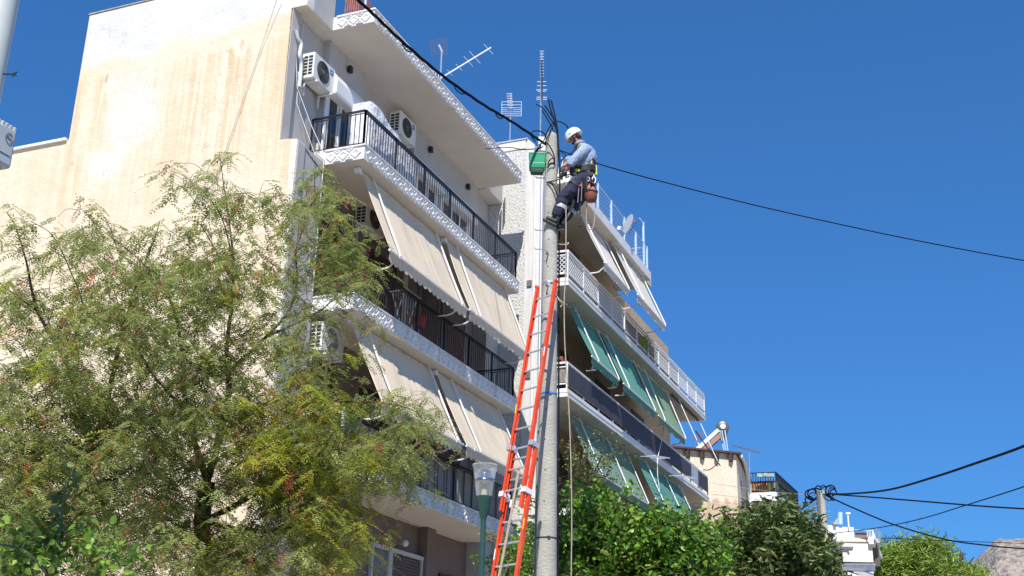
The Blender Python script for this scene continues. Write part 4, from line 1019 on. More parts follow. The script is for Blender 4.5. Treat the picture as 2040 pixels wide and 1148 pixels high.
# helmet: dome, rim and peak
hc = headC+fu*.048-fd*.004
s = MB(); n = 28; rows = []
for j in range(9):
    a = PI/2*j/8; rr = math.cos(a); zz = math.sin(a)
    rows.append([hc + fd*math.cos(2*PI*k/n)*.133*rr + fs_*math.sin(2*PI*k/n)*.112*rr + fu*zz*.115 for k in range(n)])
low = [hc + fd*math.cos(2*PI*k/n)*.138 + fs_*math.sin(2*PI*k/n)*.117 - fu*.022 for k in range(n)]
rim = [hc + fd*(math.cos(2*PI*k/n)*.146+(.045*max(0, math.cos(2*PI*k/n))**2)) + fs_*math.sin(2*PI*k/n)*.122 - fu*.030 for k in range(n)]
vs = rim+low+[p for r in rows for p in r]; L = 11
s.add(vs, [(j*n+k, j*n+(k+1) % n, (j+1)*n+(k+1) % n, (j+1)*n+k) for j in range(L-1) for k in range(n)]); s.add(rim, [tuple(range(n))])
s.build('helmet', M['helmet'], man, True)
s = MB(); s.obox(hc+fs_*(-.113)-fu*-.012+fd*.03, fd*.016, fs_*.003, fu*.004); s.build('helmet_mark', M['acgrille'], man)
s = MB(); s.tube(bez([hc+fs_*-.10-fu*.02, headC+fs_*-.082-fu*.05+fd*.02, headC-fu*.095+fd*.045, headC+fs_*.08-fu*.05+fd*.02]), .005, 5); s.build('chin_strap', M['strap'], man)
# shirt
sw, sc2 = K(1166, 344, ND), K(1169, 318, ND)
def loft(name, rings, sleeves, m, wr=.010, fr=26):
    """elliptical rings (centre, half depth, half width) plus tapering sleeves, with cloth folds"""
    from mathutils import noise as mn
    s = MB(); n = 28; R2 = []
    C_ = bez([r[0] for r in rings], 4); A_ = bez([(r[1], r[2], 0) for r in rings], 4)
    for c, q in zip(C_, A_):
        for k in range(n):
            a = 2*PI*k/n; R2.append(c+HR*math.cos(a)*q.x+HF*math.sin(a)*q.y)
    L = len(C_); s.add(R2, [(j*n+k, j*n+(k+1) % n, (j+1)*n+(k+1) % n, (j+1)*n+k) for j in range(L-1) for k in range(n)]+[tuple(range(n))[::-1], tuple((L-1)*n+k for k in range(n))])
    for sl in sleeves:
        P = bez([q[0] for q in sl], 6); Rr = [v.x for v in bez([(q[1], 0, 0) for q in sl], 6)]; s.tube(P, Rr, 18)
    c0 = rings[0][0]
    s.v = [tuple(Vector(v)+Vector((mn.noise(Vector(v)*fr), mn.noise(Vector(v)*fr+Vector((7, 1, 3))), 0))*wr*1.3+Vector((1, 1, 0))*wr*.8*mn.noise(Vector((v[0]*9, v[1]*9, v[2]*fr*1.6)))) for v in s.v]
    o = s.build(name, m, man, True); return o
shirt = loft('shirt', [(sw-ZZ*.02, .138, .158), (K(1166, 334, ND), .140, .165), (sc2, .150, .190), (K(1168, 304, ND), .138, .185), (K(1164, 296, ND), .105, .14), (K(1159, 289, ND), .062, .070)],
  [[(K(1168, 302, ND+.05), .095), (shN, .088), (K(1152, 311, ND+.22), .073), (elN, .068), (K(1134, 330, ND+.23), .056)],
   [(K(1168, 302, ND-.05), .095), (shF, .088), (K(1145, 309, ND-.18), .07), (elF, .066), (K(1127, 327, ND-.11), .054)]], M['shirt'])
s = MB()
s.tube([K(1154, 287, ND)+(-HR*math.cos(a)*.068+HF*math.sin(a)*.072-ZZ*.03*math.cos(a)) for a in [2*PI*k/20 for k in range(21)]], .018, 6, False); s.build('collar', M['shirt'], man, True)
# creases across the shirt back and sleeve
# trousers
tr = loft('trousers', [(K(1166, 372, ND), .11, .13), (K(1165, 362, ND), .150, .178), (K(1165, 354, ND), .155, .180), (K(1166, 346, ND), .145, .165), (K(1166, 341, ND), .13, .15)],
  [[(K(1160, 358, ND+.08), .115), (hipN, .122), (K(1139, 379, ND+.12), .108), (kneeN, .094), (K(1118, 408, ND+.12), .088), (K(1111, 424, ND+.11), .082), (K(1108, 431, ND+.10), .070)],
   [(K(1168, 360, ND-.07), .115), (hipF, .122), (K(1161, 385, ND-.09), .108), (kneeF, .094), (K(1138, 417, ND-.08), .088), (K(1128, 431, ND-.07), .082), (K(1124, 437, ND-.07), .070)]], M['trousers'], .014, 14)
for a, b, r in ((K(1119, 410, ND+.12), K(1116, 417, ND+.12), .0925), (K(1138, 418, ND-.08), K(1133.5, 424, ND-.075), .0925)):
    s = MB(); u = (b-a).normalized(); s.lathe(a, [(0, r*.97), (.008, r), ((b-a).length-.004, r*.99), ((b-a).length, r*.95)], 22, axis=u); s.build('reflective_band', M['band'], man, True)
# boots
def boot(ank, heel, ball, toe, name='boot'):
    o = skin_mesh(name, [[(ank+ZZ*.05, .066), (ank, .060), (heel, .052), ((heel+ball)/2, (.050, .046)), (ball, (.052, .042)), (toe, .036)]], mat('boot_leather', (.03, .028, .03), .5, .3, 20), man)
    s = MB(); dn = Vector((0, 0, -1)); u = (toe-heel).normalized(); dn = (dn-u*dn.dot(u)).normalized()
    w2 = u.cross(dn).normalized(); s.obox((heel+toe)/2+dn*.050-u*.0, u*((toe-heel).length/2+.022), w2*.042, dn*.011); s.build('sole', mat('boot_sole', (.10, .10, .10), .8, .2, 20), o, bevel=.008)
boot(K(1110, 434, ND+.10), K(1108, 443, ND+.10), K(1097, 438, ND+.11), K(1087, 433, ND+.12))
boot(K(1122, 441, ND-.07), K(1121, 449, ND-.07), K(1116, 451, ND-.01), K(1112, 452, ND+.06))
# gloved hands: palm, four fingers and a thumb each, closed round the strap
def hand(wr, to, up, m, curl=1.0, name='glove'):
    f = (to-wr).normalized(); n = f.cross(up).normalized(); uu = n.cross(f).normalized()
    palm = wr+f*.055
    ch = [[(wr, (.034, .028)), (wr+f*.03, (.036, .026)), (palm, (.042, .024)), (wr+f*.082, (.040, .022))]]
    for k, L in enumerate((.078, .088, .082, .064)):
        b = wr+f*.085+uu*(.030-.020*k); L *= .8
        p1 = b+f*L*.45-n*L*.12*curl; p2 = p1+f*L*.22-n*L*.30*curl; p3 = p2-f*L*.08*curl-n*L*.26*curl
        ch.append([(wr+f*.082, (.040, .022)), (b, .0115), (p1, .0105), (p2, .0100), (p3, .0085)])
    tb = wr+f*.035+uu*.034; ch.append([(wr+f*.03, (.036, .026)), (tb, .014), (tb+f*.028+uu*.018-n*.02, .012), (tb+f*.052+uu*.010-n*.038, .010)])
    return skin_mesh(name, ch, m, man, sub=1)
gl = mat('dark_glove', (.055, .05, .055), .75, .3, 30)
hand(wrN, K(1123, 353, ND+.12), (ZZ*.3-HR).normalized(), gl)
hand(wrF, K(1120, 346, ND+.0), (ZZ*.3-HR).normalized(), gl)
# belt, harness and tools
bc = K(1166, 344, ND)
def ringat(c, rx, ry, tilt=0, n=26): return [c+HR*math.cos(2*PI*k/n)*rx+HF*math.sin(2*PI*k/n)*ry+ZZ*tilt*math.cos(2*PI*k/n) for k in range(n+1)]
def belt(c, rx, ry, h, tilt, m, name):
    s = MB(); n = 26; a = ringat(c-ZZ*h/2, rx, ry, tilt)[:-1]; b = ringat(c+ZZ*h/2, rx, ry, tilt)[:-1]
    a2 = ringat(c-ZZ*h/2, rx+.014, ry+.014, tilt)[:-1]; b2 = ringat(c+ZZ*h/2, rx+.014, ry+.014, tilt)[:-1]
    s.add(a+b+a2+b2, [(k+2*n, (k+1) % n+2*n, (k+1) % n+3*n, k+3*n) for k in range(n)]+[(k+3*n, (k+1) % n+3*n, (k+1) % n+n, k+n) for k in range(n)]+[(k, (k+1) % n, (k+1) % n+2*n, k+2*n) for k in range(n)])
    return s.build(name, m, man, True)
belt(bc, .150, .172, .085, .03, M['strap'], 'work_belt')
belt(bc+ZZ*.045, .150, .172, .022, .03, mat('grey_pad', (.12, .12, .13), .7), 'belt_pad')
s = MB(); c = K(1150, 340, ND+.15); s.obox(c, HR*.035, HF*.02, ZZ*.022); s.build('yellow_pad', M['yellow'], man, bevel=.008)
# shoulder straps with yellow webbing down the back
s = MB(); s.tube(bez([K(1152, 292, ND+.10), K(1160, 288, ND+.17), K(1172, 296, ND+.17), K(1177, 312, ND+.15), K(1178, 328, ND+.13), K(1172, 342, ND+.16)]), .013, 5)
s.build('harness_strap', M['yellow'], man)
s = MB(); s.tube(bez([K(1152, 291, ND-.10), K(1162, 287, ND-.15), K(1176, 298, ND-.1), K(1181, 314, ND-.02), K(1180, 330, ND+.04)]), .013, 5); s.build('harness_strap', M['strap'], man)
s = MB(); s.tube(bez([K(1178, 316, ND+.14), K(1183, 322, ND+.08), K(1183, 332, ND+.06), K(1176, 340, ND+.12)]), .026, 6); s.build('harness_pad', M['strap'], man, True)
s = MB(); a = K(1184, 330, ND+.05); s.add([a-HR*.02, a+HR*.035, K(1188, 348, ND+.04)+HR*.01, K(1182, 349, ND+.05)-HR*.02, ], [(0, 1, 2, 3)]); o = s.build('harness_flap', M['yellow'], man); o.modifiers.new('t', 'SOLIDIFY').thickness = .012
s = MB(); s.tube(bez([K(1149, 330, ND+.16), K(1141, 336, ND+.17), K(1140, 345, ND+.16), K(1148, 350, ND+.16)]), .038, 8); s.build('front_pouch', M['strap'], man, True)
s = MB(); s.obox(K(1176, 348, ND+.15), HR*.05, HF*.03, ZZ*.035); s.build('rear_pouch', M['strap'], man, bevel=.015)
# leg loops
for c, r, ax in ((K(1146, 371, ND+.11), .118, (kneeN-hipN)), (K(1166, 374, ND-.08), .118, (kneeF-hipF))):
    s = MB(); u = ax.normalized(); s.lathe(c, [(0, r), (.035, r)], 22, axis=u); s.build('leg_loop', M['strap'], man, True)
# hanging karabiners, tools, straps
s = MB(); kc = K(1183, 359, ND+.16); s.tube([kc+HR*.026*math.cos(a*PI/8)+ZZ*.05*math.sin(a*PI/8) for a in range(17)], .010, 6, False); s.tube([kc+ZZ*.05, kc+ZZ*.09], .012, 6); s.build('karabiner', M['helmet'], man, True)
s = MB(); kc = K(1172, 357, ND+.17); s.tube([kc+HR*.018*math.cos(a*PI/8)+ZZ*.035*math.sin(a*PI/8) for a in range(17)], .008, 6, False); s.build('karabiner', M['steel'], man, True)
s = MB(); kc = K(1124, 358, .17); s.obox(kc, HR*.018, HF*.012, ZZ*.045); s.build('buckle', M['helmet'], man, bevel=.008)
s = MB(); s.bar(K(1164, 352, ND+.18), K(1163, 376, ND+.17), .035, .03); s.bar(K(1169, 353, ND+.17), K(1169, 372, ND+.17), .03, .02); s.build('hanging_tool', M['strap'], man)
s = MB(); s.tube([K(1155, 350, ND+.19), K(1153, 376, ND+.19), K(1151, 404, ND+.17)], .008, 5); s.tube([K(1159, 350, ND+.19), K(1159, 376, ND+.19), K(1158, 401, ND+.17)], .008, 5); s.build('grey_lanyard', mat('grey_webbing', (.22, .22, .24), .8), man)
s = MB(); s.obox(K(1154.5, 369, ND+.195), HR*.026, HF*.010, ZZ*.022); s.build('red_clip', M['redclip'], man, bevel=.006)
s = MB(); s.tube(bez([K(1150, 352, ND+.17), K(1142, 356, ND+.19), K(1141, 364, ND+.19), K(1147, 368, ND+.18)]), .026, 6); s.build('thigh_pouch', mat('grey_pouch', (.07, .075, .09), .7), man, True)
s = MB(); s.tube(bez([K(1156, 404, ND+.14), K(1155, 425, ND+.14), K(1156, 448, ND+.14)]), .007, 5); s.blob(K(1156, 450, ND+.14), .022, .022, .03, 8, 6); s.build('hanging_strap', M['strap'], man)
# positioning strap round the pole
s = MB(); z = K(1098, 362, .1)
loop = [K(1134, 352, ND+.14), K(1124, 355, ND+.14), K(1112, 358, .13), K(1100, 361, .115), K(1089, 363, .05), K(1086, 362, -.04), K(1094, 359, -.12), K(1108, 355, -.13), K(1124, 350, -.12), K(1146, 346, -.1)]
s.tube(bez(loop), .011, 6); o = s.build('positioning_strap', mat('brown_lanyard', (.14, .10, .08), .8, .3, 25), man, True)
s = MB(); s.tube(bez([K(1089, 363, .09), K(1100, 368, .15), K(1107, 380, .16), K(1111, 392, .14)]), .010, 6); s.build('strap_tail', M['cable'], man, True)
# tool bag hanging from the belt
bcn = K(1177, 386, ND+.20)
t = thing('tool_bag', bcn, 'brown leather tool bag with tools hanging behind the thigh of the man', 'tool bag')
s = MB(); s.lathe(bcn-ZZ*.13, [(-.0, .04), (.01, .07), (.045, .088), (.10, .095), (.14, .092), (.145, .084), (.10, .08), (.05, .06)], 22); s.build('bag', M['leather'], t, True)
s = MB(); s.tube([bcn+HR*.093*math.cos(a*PI/12)+HF*.093*math.sin(a*PI/12)+ZZ*.012 for a in range(25)], .010, 6, False); s.build('rim', M['strap'], t, True)
s = MB(); s.obox(bcn+HR*-.02+ZZ*.08, (.012, 0, .0), (0, .012, 0), ZZ*.07); s.blob(bcn+HR*.03+ZZ*.06, .045, .035, .05, 9, 7); s.blob(bcn-HR*.03+ZZ*.085, .03, .03, .045, 9, 7); s.build('tool', mat('tan_tool', (.42, .16, .09), .6, .3, 20), t, True)
s = MB(); s.tube(bez([bcn-HR*.10+ZZ*.03, bcn-HR*.02+ZZ*.16, K(1177, 356, ND+.17)]), .008, 5); s.tube(bez([bcn+HR*.10+ZZ*.03, bcn+HR*.04+ZZ*.17, K(1178, 356, ND+.17)]), .008, 5); s.build('handle', M['strap'], t)
s = MB(); s.tube(bez([K(1169, 398, ND+.15), K(1168, 425, ND+.15), K(1169, 447, ND+.15), K(1174, 457, ND+.15), K(1181, 454, ND+.15), K(1184, 440, ND+.15), K(1186, 420, ND+.15), K(1188, 396, ND+.15)]), .007, 5); s.build('cord', M['rope'], t)
# ropes
s = MB(); s.tube(bez([K(1128, 362, .17), K(1127.5, 420, .18), K(1127.5, 480, .18), K(1126, 560, .2), K(1124, 600, .2), K(1125, 680, .2), K(1130, 760, .22), K(1135, 850, .22), K(1138, 950, .22), K(1139, 1060, .2), K(1138, 1150, .2), K(1138, 1500, .2)]), .008, 6)
tag(s.build('hand_rope', M['rope'], None, True), 'long pale rope hanging down from the belt of the man, right of the pole', 'rope')
s = MB(); s.tube(bez([K(1143, 398, .05), K(1139, 412, .04), K(1133, 426, .04), K(1127, 436, .04), K(1120, 446, .05)]), .022, 6)
s.build('canvas_strap', mat('khaki_strap', (.26, .24, .18), .8, .2, 20), man, True)
# ---------------------------------------------------------------- cream house behind, far right of the green awnings
CT = 1.6 + 9.90*45/45
def colr(px, D): p = hz(px, 900, D); return Vector((p.x, p.y, 0))
zt_ = hz(1466, 906, 46).z
c0_, c1_, c2_, c3_ = colr(1330, 44.7), colr(1466, 46), colr(1474, 47.2), colr(1500, 57)
t = thing('house', (c1_.x, c1_.y, 0), 'cream house with a dark roof edge and a white curved downpipe, beyond the green awnings', 'building')
foot_ = [c0_, c1_, c2_, c3_, c3_+HF*6-HR*16, c0_+HF*9]
def housemat():
    m, nt, b = new_mat('cream_and_tan_render'); g = nd(nt, 'ShaderNodeNewGeometry'); sp = nd(nt, 'ShaderNodeSeparateXYZ'); nt.links.new(g.outputs['Position'], sp.inputs[0])
    n = noise(nt, wpos(nt), 2.2, 5); st = noise(nt, wpos(nt, 1, 1, .12), 5, 5, .65)
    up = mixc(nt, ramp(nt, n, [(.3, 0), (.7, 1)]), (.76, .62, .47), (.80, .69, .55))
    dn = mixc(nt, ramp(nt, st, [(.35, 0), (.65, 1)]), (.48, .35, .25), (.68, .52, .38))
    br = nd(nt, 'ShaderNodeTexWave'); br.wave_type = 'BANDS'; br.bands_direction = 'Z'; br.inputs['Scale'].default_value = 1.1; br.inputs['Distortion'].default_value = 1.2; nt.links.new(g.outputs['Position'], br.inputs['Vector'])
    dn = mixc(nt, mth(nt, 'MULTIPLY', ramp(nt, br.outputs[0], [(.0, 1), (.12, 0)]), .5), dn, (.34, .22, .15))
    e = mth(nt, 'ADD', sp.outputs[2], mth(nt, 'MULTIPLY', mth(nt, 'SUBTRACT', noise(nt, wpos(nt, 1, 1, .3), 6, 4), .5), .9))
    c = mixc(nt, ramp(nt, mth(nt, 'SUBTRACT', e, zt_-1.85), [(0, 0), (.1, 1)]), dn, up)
    nt.links.new(c, b.inputs['Base Color']); b.inputs['Roughness'].default_value = .92; bump(nt, b, noise(nt, wpos(nt), 12, 5), .03); return m
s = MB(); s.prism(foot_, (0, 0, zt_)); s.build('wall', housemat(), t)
s = MB(); s.prism([p+(p-(c1_+HF*4-HR*5)).normalized()*.22+ZZ*(zt_+.001) for p in foot_], (0, 0, .07)); s.build('roof', mat('dark_roof_edge', (.10, .05, .045), .8), t)
for k in range(4):
    p = c0_.lerp(c1_, .30+.21*k); s = MB(); s.box(p.x-.22, p.x+.02, p.y-.06, p.y+.06, zt_-.30, zt_-.001); s.build('roof_bracket', mat('dark_wood', (.06, .04, .03), .8), t)
s = MB(); q = c1_.lerp(c2_, .9)-HF*.05; s.obox(q+HR*.1+ZZ*(zt_-1.75), HR*.18, HF*.08, ZZ*.14); s.build('wall_box', M['acdark'], t)
s = MB()
for k in range(6): a = q+HR*(-.05+.07*k)+ZZ*(zt_-1.55); s.tube([a, a+ZZ*.75], .012, 4)
s.build('window_grille', M['acgrille'], t)
s = MB(); s.tube(bez([hz(1476, 908, 46), hz(1483, 920, 47), hz(1489, 945, 48.4), hz(1493, 975, 49), hz(1495, 1010, 49), hz(1497, 1060, 49), hz(1499, 1148, 49)], 6), .07, 8); s.build('downpipe', M['frame'], t, True)
# its white balcony with dark railing
bz0 = hz(1500, 1000, 50).z; P0 = hz(1497, 1000, 50); P1 = onZ(1548, 998, bz0); P2 = onZ(1592, 1034, bz0); P1 = P1.copy()
s = MB(); s.prism([P0, P1, P2, P2+HF*2-HR*5, P0+HF*6], (0, 0, .38)); o = s.build('balcony', M['white'], t)
rt_ = .80
def railrun(a, b, n, panel):
    s = MB()
    for i in range(n+1):
        p = a.lerp(b, i/n)+ZZ*.38; s.tube([p, p+ZZ*rt_], .018, 4)
    for z in (.42, .38+rt_, .80): s.bar(a+ZZ*z, b+ZZ*z, .05, .04)
    s.build('railing', M['black'], o)
    if panel:
        s = MB(); s.prism([a+ZZ*.45+HF*.06, b+ZZ*.45+HF*.06, b+ZZ*(.33+rt_)+HF*.06, a+ZZ*(.33+rt_)+HF*.06], HF*.02); s.build('railing_panel', panel, o)
railrun(P0, P1, 10, None); railrun(P1, P2, 26, mat('smoky_panel', (.13, .125, .12), .6, .4, 2))
s = MB(); s.prism([P0+ZZ*.4+HF*.3, P1+ZZ*.4+HF*.3, P1+ZZ*.9+HF*.3, P0+ZZ*.9+HF*.3], HF*.05); s.build('tiled_wall', mat('orange_wall', (.55, .27, .13), .8, .25, 5), o)
s = MB()
for k in range(2): s.obox(P0.lerp(P1, .42+.28*k)+ZZ*(1.05)-HF*.12, HR*.20, HF*.08, ZZ*.07)
s.build('flower_box', mat('green_white_box', (.30, .45, .40), .6, .5, 9), o)
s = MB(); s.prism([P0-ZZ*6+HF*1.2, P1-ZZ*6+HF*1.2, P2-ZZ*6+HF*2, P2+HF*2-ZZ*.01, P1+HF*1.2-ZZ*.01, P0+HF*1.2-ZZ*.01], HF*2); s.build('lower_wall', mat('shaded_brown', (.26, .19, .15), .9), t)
# solar water heater on the cream house
SB = hz(1440, 896, 46.5)
t = thing('solar_water_heater', SB, 'solar water heater with a round tank and a tilted panel on the cream house roof', 'solar heater')
tc = hz(1440, 850, 46.5); 
s = MB(); s.lathe(tc-HF*.0, [(0, .14), (.02, .22), (.05, .25), (1.3, .25), (1.35, .2)], 26, axis=(HF*.97+HR*.12)); s.build('tank', mat('tank_steel', (.15, .155, .165), .4, .15, 6, metal=.4), t, True)
s = MB(); s.lathe(tc-HF*.02, [(-.02, .10), (.0, .11)], 22, axis=(HF*.97+HR*.12)); s.build('tank_cap', M['helmet'], t, True)
a, b = hz(1388, 896, 46), hz(1431, 857, 46.3); u = (b-a).normalized(); wv = (HF*.97+HR*.10).normalized(); nn = u.cross(wv).normalized(); nn = nn if nn.z > 0 else -nn
s = MB(); s.obox((a+b)/2+wv*.9, (b-a)/2, wv*.95, nn*.05); s.build('panel', mat('panel_glass', (.03, .03, .05), .15), t)
s = MB(); s.obox((a+b)/2-wv*.05, (b-a)/2, wv*.03, nn*.07); s.build('panel_frame', M['alu'], t)
s = MB(); s.obox((a+b)/2-wv*.02-nn*.20, (b-a)/2*.95, wv*.03, nn*.085); s.build('panel_back', mat('panel_back', (.30, .17, .12), .7), t)
for px_ in (1437, 1441, 1449):
    s = MB(); s.tube([hz(px_-3 if px_ < 1445 else px_-5, 858, 46.5), hz(px_+5 if px_ < 1445 else px_+1, 898, 46.5)], .03, 5); s.build('stand_leg', M['bluepost'], t)
s = MB(); s.tube(bez([hz(1436, 866, 46.4), hz(1428, 880, 46.4), hz(1408, 896, 46.4)]), .03, 6); s.build('pipe', M['cable'], t, True)
t = thing('tv_antenna', hz(1493, 960, 47), 'comb shaped tv antenna on a thin mast beside the white downpipe', 'antenna')
s = MB(); seg(s, hz(1494, 985, 48), hz(1492.5, 901, 48), .025); s.build('mast', M['steel'], t)
s = MB(); seg(s, hz(1459, 887, 48), hz(1515, 902, 48), .02)
for k in range(13): x = 1460+k*4.4; y = 887+k*1.17; seg(s, hz(x-1, y-3.2, 48), hz(x+1, y+3.2, 48), .010)
s.build('boom', M['acgrille'], t)
t = thing('tv_antenna', hz(1385, 890, 48), 'tiny reddish antenna seen between the bare awning arms', 'antenna')
s = MB(); seg(s, hz(1382, 874, 50), hz(1402, 863, 50), .02); seg(s, hz(1387, 871, 50), hz(1386, 895, 50), .02)
for k in range(4): seg(s, hz(1384+k*5, 868-k*2.5, 50), hz(1386+k*5, 876-k*2.5, 50), .012)
s.build('boom', mat('rusty_red', (.35, .12, .09), .8), t)
# ---------------------------------------------------------------- far pole with loops of cable
FD = 41
fb = hz(1642, 1075, FD); ft = hz(1638, 978, FD); fx, fy = (fb.x+ft.x)/2, (fb.y+ft.y)/2
FP = thing('utility_pole', (fx, fy, 0), 'distant concrete pole wreathed in black cable loops, over the dark tree', 'utility pole')
s = MB(); s.tube([(fx, fy, 0), (fx, fy, ft.z)], [.23, .10], 16); s.build('shaft', M['concrete'], FP, True)
s = MB(); s.tube([Vector((fx, fy, 4))-HR*.15, Vector((fx, fy, ft.z))-HR*.13-HF*.04], [.07, .06], 8); s.build('riser_pipe', M['acgrille'], FP, True)
random.seed(4)
for k, (cx, cy, r1, r2) in enumerate(((1617, 985, 13, 10), (1620, 990, 9, 8), (1624, 984, 15, 11), (1648, 978, 12, 9), (1655, 978, 10, 11), (1658, 982, 8, 10), (1630, 976, 6, 8), (1640, 974, 5, 7), (1660, 986, 7, 11), (1652, 990, 9, 7), (1612, 996, 8, 7))):
    s = MB(); a0 = random.random(); pts_ = [hz(cx+r1*math.cos(a0+a*PI/7), cy-r2*math.sin(a0+a*PI/7), FD+random.uniform(-.15, .15)) for a in range(12)]
    s.tube(bez(pts_, 3), .018 if k % 2 else .024, 5); s.build('cable_loop', M['cable'], FP, True)
for k in range(5):
    s = MB(); y = 1008+k*11; s.tube([hz(1622, y+1, FD), hz(1633, y, FD)], .012, 4); s.build('step_iron', M['steel'], FP)
    s = MB(); s.tube([hz(1645, y, FD), hz(1653, y-1, FD)], .012, 4); s.build('step_iron', M['steel'], FP)
s = MB()
for k in range(7):
    x = 1610+random.random()*14; y = 1005+k*9; s.tube(bez([hz(x, y, FD), hz(x+4, y+3, FD), hz(x+7, y-2, FD), hz(x+3, y-4, FD)]), .009, 4)
s.build('frayed_wire', M['cable'], FP)['kind'] = 'stuff'
span('overhead_cable', 'thick black cable rising from the far pole to the upper right edge', [hz(1645, 984, 41), hz(1690, 984, 38), hz(1770, 976, 34), hz(1860, 951, 30), hz(1950, 921, 27), hz(2045, 887, 24.5), hz(2200, 820, 22)], .028)
span('overhead_cable', 'black cable running nearly level from the far pole to the right edge', [hz(1645, 984, 41), hz(1740, 991, 39), hz(1850, 1000, 37), hz(1950, 1008, 36), hz(2045, 1014, 35), hz(2200, 1022, 33)], .023)
span('overhead_cable', 'black cable sagging down from the far pole to the lower right edge', [hz(1647, 988, 41), hz(1700, 1012, 42), hz(1780, 1045, 43), hz(1880, 1074, 44), hz(1960, 1086, 45), hz(2045, 1093, 46), hz(2200, 1094, 47)], .026)
span('overhead_cable', 'thin wire climbing from the white house to the right edge', [hz(1640, 1065, 60), hz(1740, 1053, 52), hz(1830, 1035, 46), hz(1920, 1008, 40), hz(2045, 968, 34), hz(2200, 910, 30)], .018)
span('overhead_cable', 'thin grey wire low across the far trees towards the rock', [hz(1755, 1072, 62), hz(1850, 1076, 62), hz(1990, 1081, 62), hz(2100, 1085, 62)], .016)
span('overhead_cable', 'short black cable from the far pole down left to the dark balcony', [hz(1634, 984, 41), hz(1620, 997, 42), hz(1605, 1009, 43), hz(1592, 1017, 45)], .030)
for k, (a, b, lab) in enumerate((((1415, 962), (1632, 988), 'uppermost of three fine wires across the tan wall to the far pole'), ((1420, 985), (1634, 1003), 'middle of three fine wires across the tan wall to the far pole'), ((1425, 1005), (1634, 1040), 'lowest of three fine wires across the tan wall to the far pole'))):
    span('fine_wire', lab, [hz(*a, 43.5), hz((a[0]+b[0])/2, (a[1]+b[1])/2+3, 42.4), hz(*b, 41)], .008, 'rope')
span('fine_wire', 'dark wire low against the tan wall beside the bright tree', [hz(1400, 1038, 42), hz(1430, 1050, 42), hz(1465, 1053, 42)], .016)
# ---------------------------------------------------------------- far white house
HD = 75
def hb(px, py, D=HD): return hz(px, py, D)
o0 = hb(1660, 1148); t = thing('house', (o0.x, o0.y, 0), 'distant white house with a cream awning and roof terrace, right of the far pole', 'building')
wh = mat('far_white', (.80, .79, .76), .8, .04, 1); up_ = ZZ
def fbox(px0, py0, px1, py1, D, dep, m, name, par, extra=0):
    a, b = hz(px0, py1, D), hz(px1, py0, D); u = HR*((b-a).dot(HR)); s = MB(); s.prism([a, a+u, a+u+ZZ*(b.z-a.z), a+ZZ*(b.z-a.z)], HF*dep); return s.build(name, m, par)
fbox(1640, 1045, 1672, 1300, HD+3, 8, wh, 'left_wall', t); fbox(1668, 1049, 1703, 1075, HD+3, 6, wh, 'penthouse', t)
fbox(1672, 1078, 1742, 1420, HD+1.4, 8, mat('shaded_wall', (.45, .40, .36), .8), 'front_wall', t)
zr0, zr1 = hb(1700, 1078).z, hb(1700, 1070).z
R0, R1 = onZ(1667, 1079, zr0), onZ(1741, 1080, zr0); R2 = onZ(1758, 1114, zr0); 
s = MB(); s.prism([R0, R1, R1+HF*.3+HR*.45, R1+HF*9+HR*.2, R0+HF*9], (0, 0, zr1-zr0)); s.build('roof_slab', mat('cream_slab', (.74, .65, .55), .8, .05), t)
# side of roof slab running away on the right
def side(px0, py0a, py0b, px1, py1a, py1b, m, name):
    z0, z1 = hb(px0, py0b).z, hb(px0, py0a).z
    a, b = hb(px0, py0b), onZ(px1, py1b, z0); s = MB(); s.prism([a, b, Vector((b.x, b.y, z1)), Vector((a.x, a.y, z1))], -HR*.3); s.build(name, m, t)
side(1741, 1070, 1084, 1759, 1108, 1118, wh, 'side_parapet')
fbox(1680, 1081, 1742, 1119, HD-.2, .06, mat('far_cream_awning', (.74, .68, .58), .9, .03), 'awning', t)
fbox(1741, 1084, 1752, 1128, HD+1.5, 4, mat('side_shade', (.12, .10, .09), .9), 'side_shade_block', t)  # solid block; its dark colour stands for shade on the house side
s = MB()
for k in range(30): x = 1676+k*2.3; s.tube([hb(x, 1137, HD-.3), hb(x, 1124, HD-.3)], .022, 4)
s.bar(hb(1675, 1124, HD-.3), hb(1744, 1124, HD-.3), .05, .05); s.build('railing', M['steel'], t)
fbox(1672, 1137, 1746, 1148+20, HD-.4, 2, wh, 'balcony', t)
fbox(1674, 1121, 1744, 1137, HD+1.3, .05, M['acgrille'], 'window', t)
s = MB(); 
for k in range(13): x = 1705+k*1.9; s.tube([hb(x, 1072, HD+.4), hb(x, 1061, HD+.4)], .05, 4)
s.build('terrace_screen', mat('brown_slats', (.25, .17, .13), .8), t)
s = MB(); s.bar(hb(1703, 1056, HD+.2), hb(1740, 1057, HD+.2), .05, .05)
for x in (1728, 1733, 1738): s.tube([hb(x, 1070, HD+.2), hb(x, 1057, HD+.2)], .04, 4)
s.build('terrace_rail', M['bluepost'], t)
s = MB(); s.prism([hb(1738, 1070), hb(1748, 1080), hb(1748, 1078), hb(1738, 1054)], HF*2); s.build('gable', wh, t)
t = thing('solar_water_heater', hb(1673, 1048, HD+3), 'upright silvery solar tank and panel on the distant white house', 'solar heater')
s = MB(); s.tube([hb(1674, 1045, HD+3), hb(1674, 1021, HD+3)], .15, 12); s.build('tank', M['bluepost'], t, True)
s = MB(); s.prism([hb(1660, 1044, HD+3), hb(1670, 1045, HD+3), hb(1671, 1032, HD+3), hb(1668, 1032, HD+3)], HF*1.2); s.build('panel', M['steel'], t)
t = thing('vent_pipe', hb(1690, 1050, HD+3), 'thin capped white pipe on the roof of the distant white house', 'pipe')
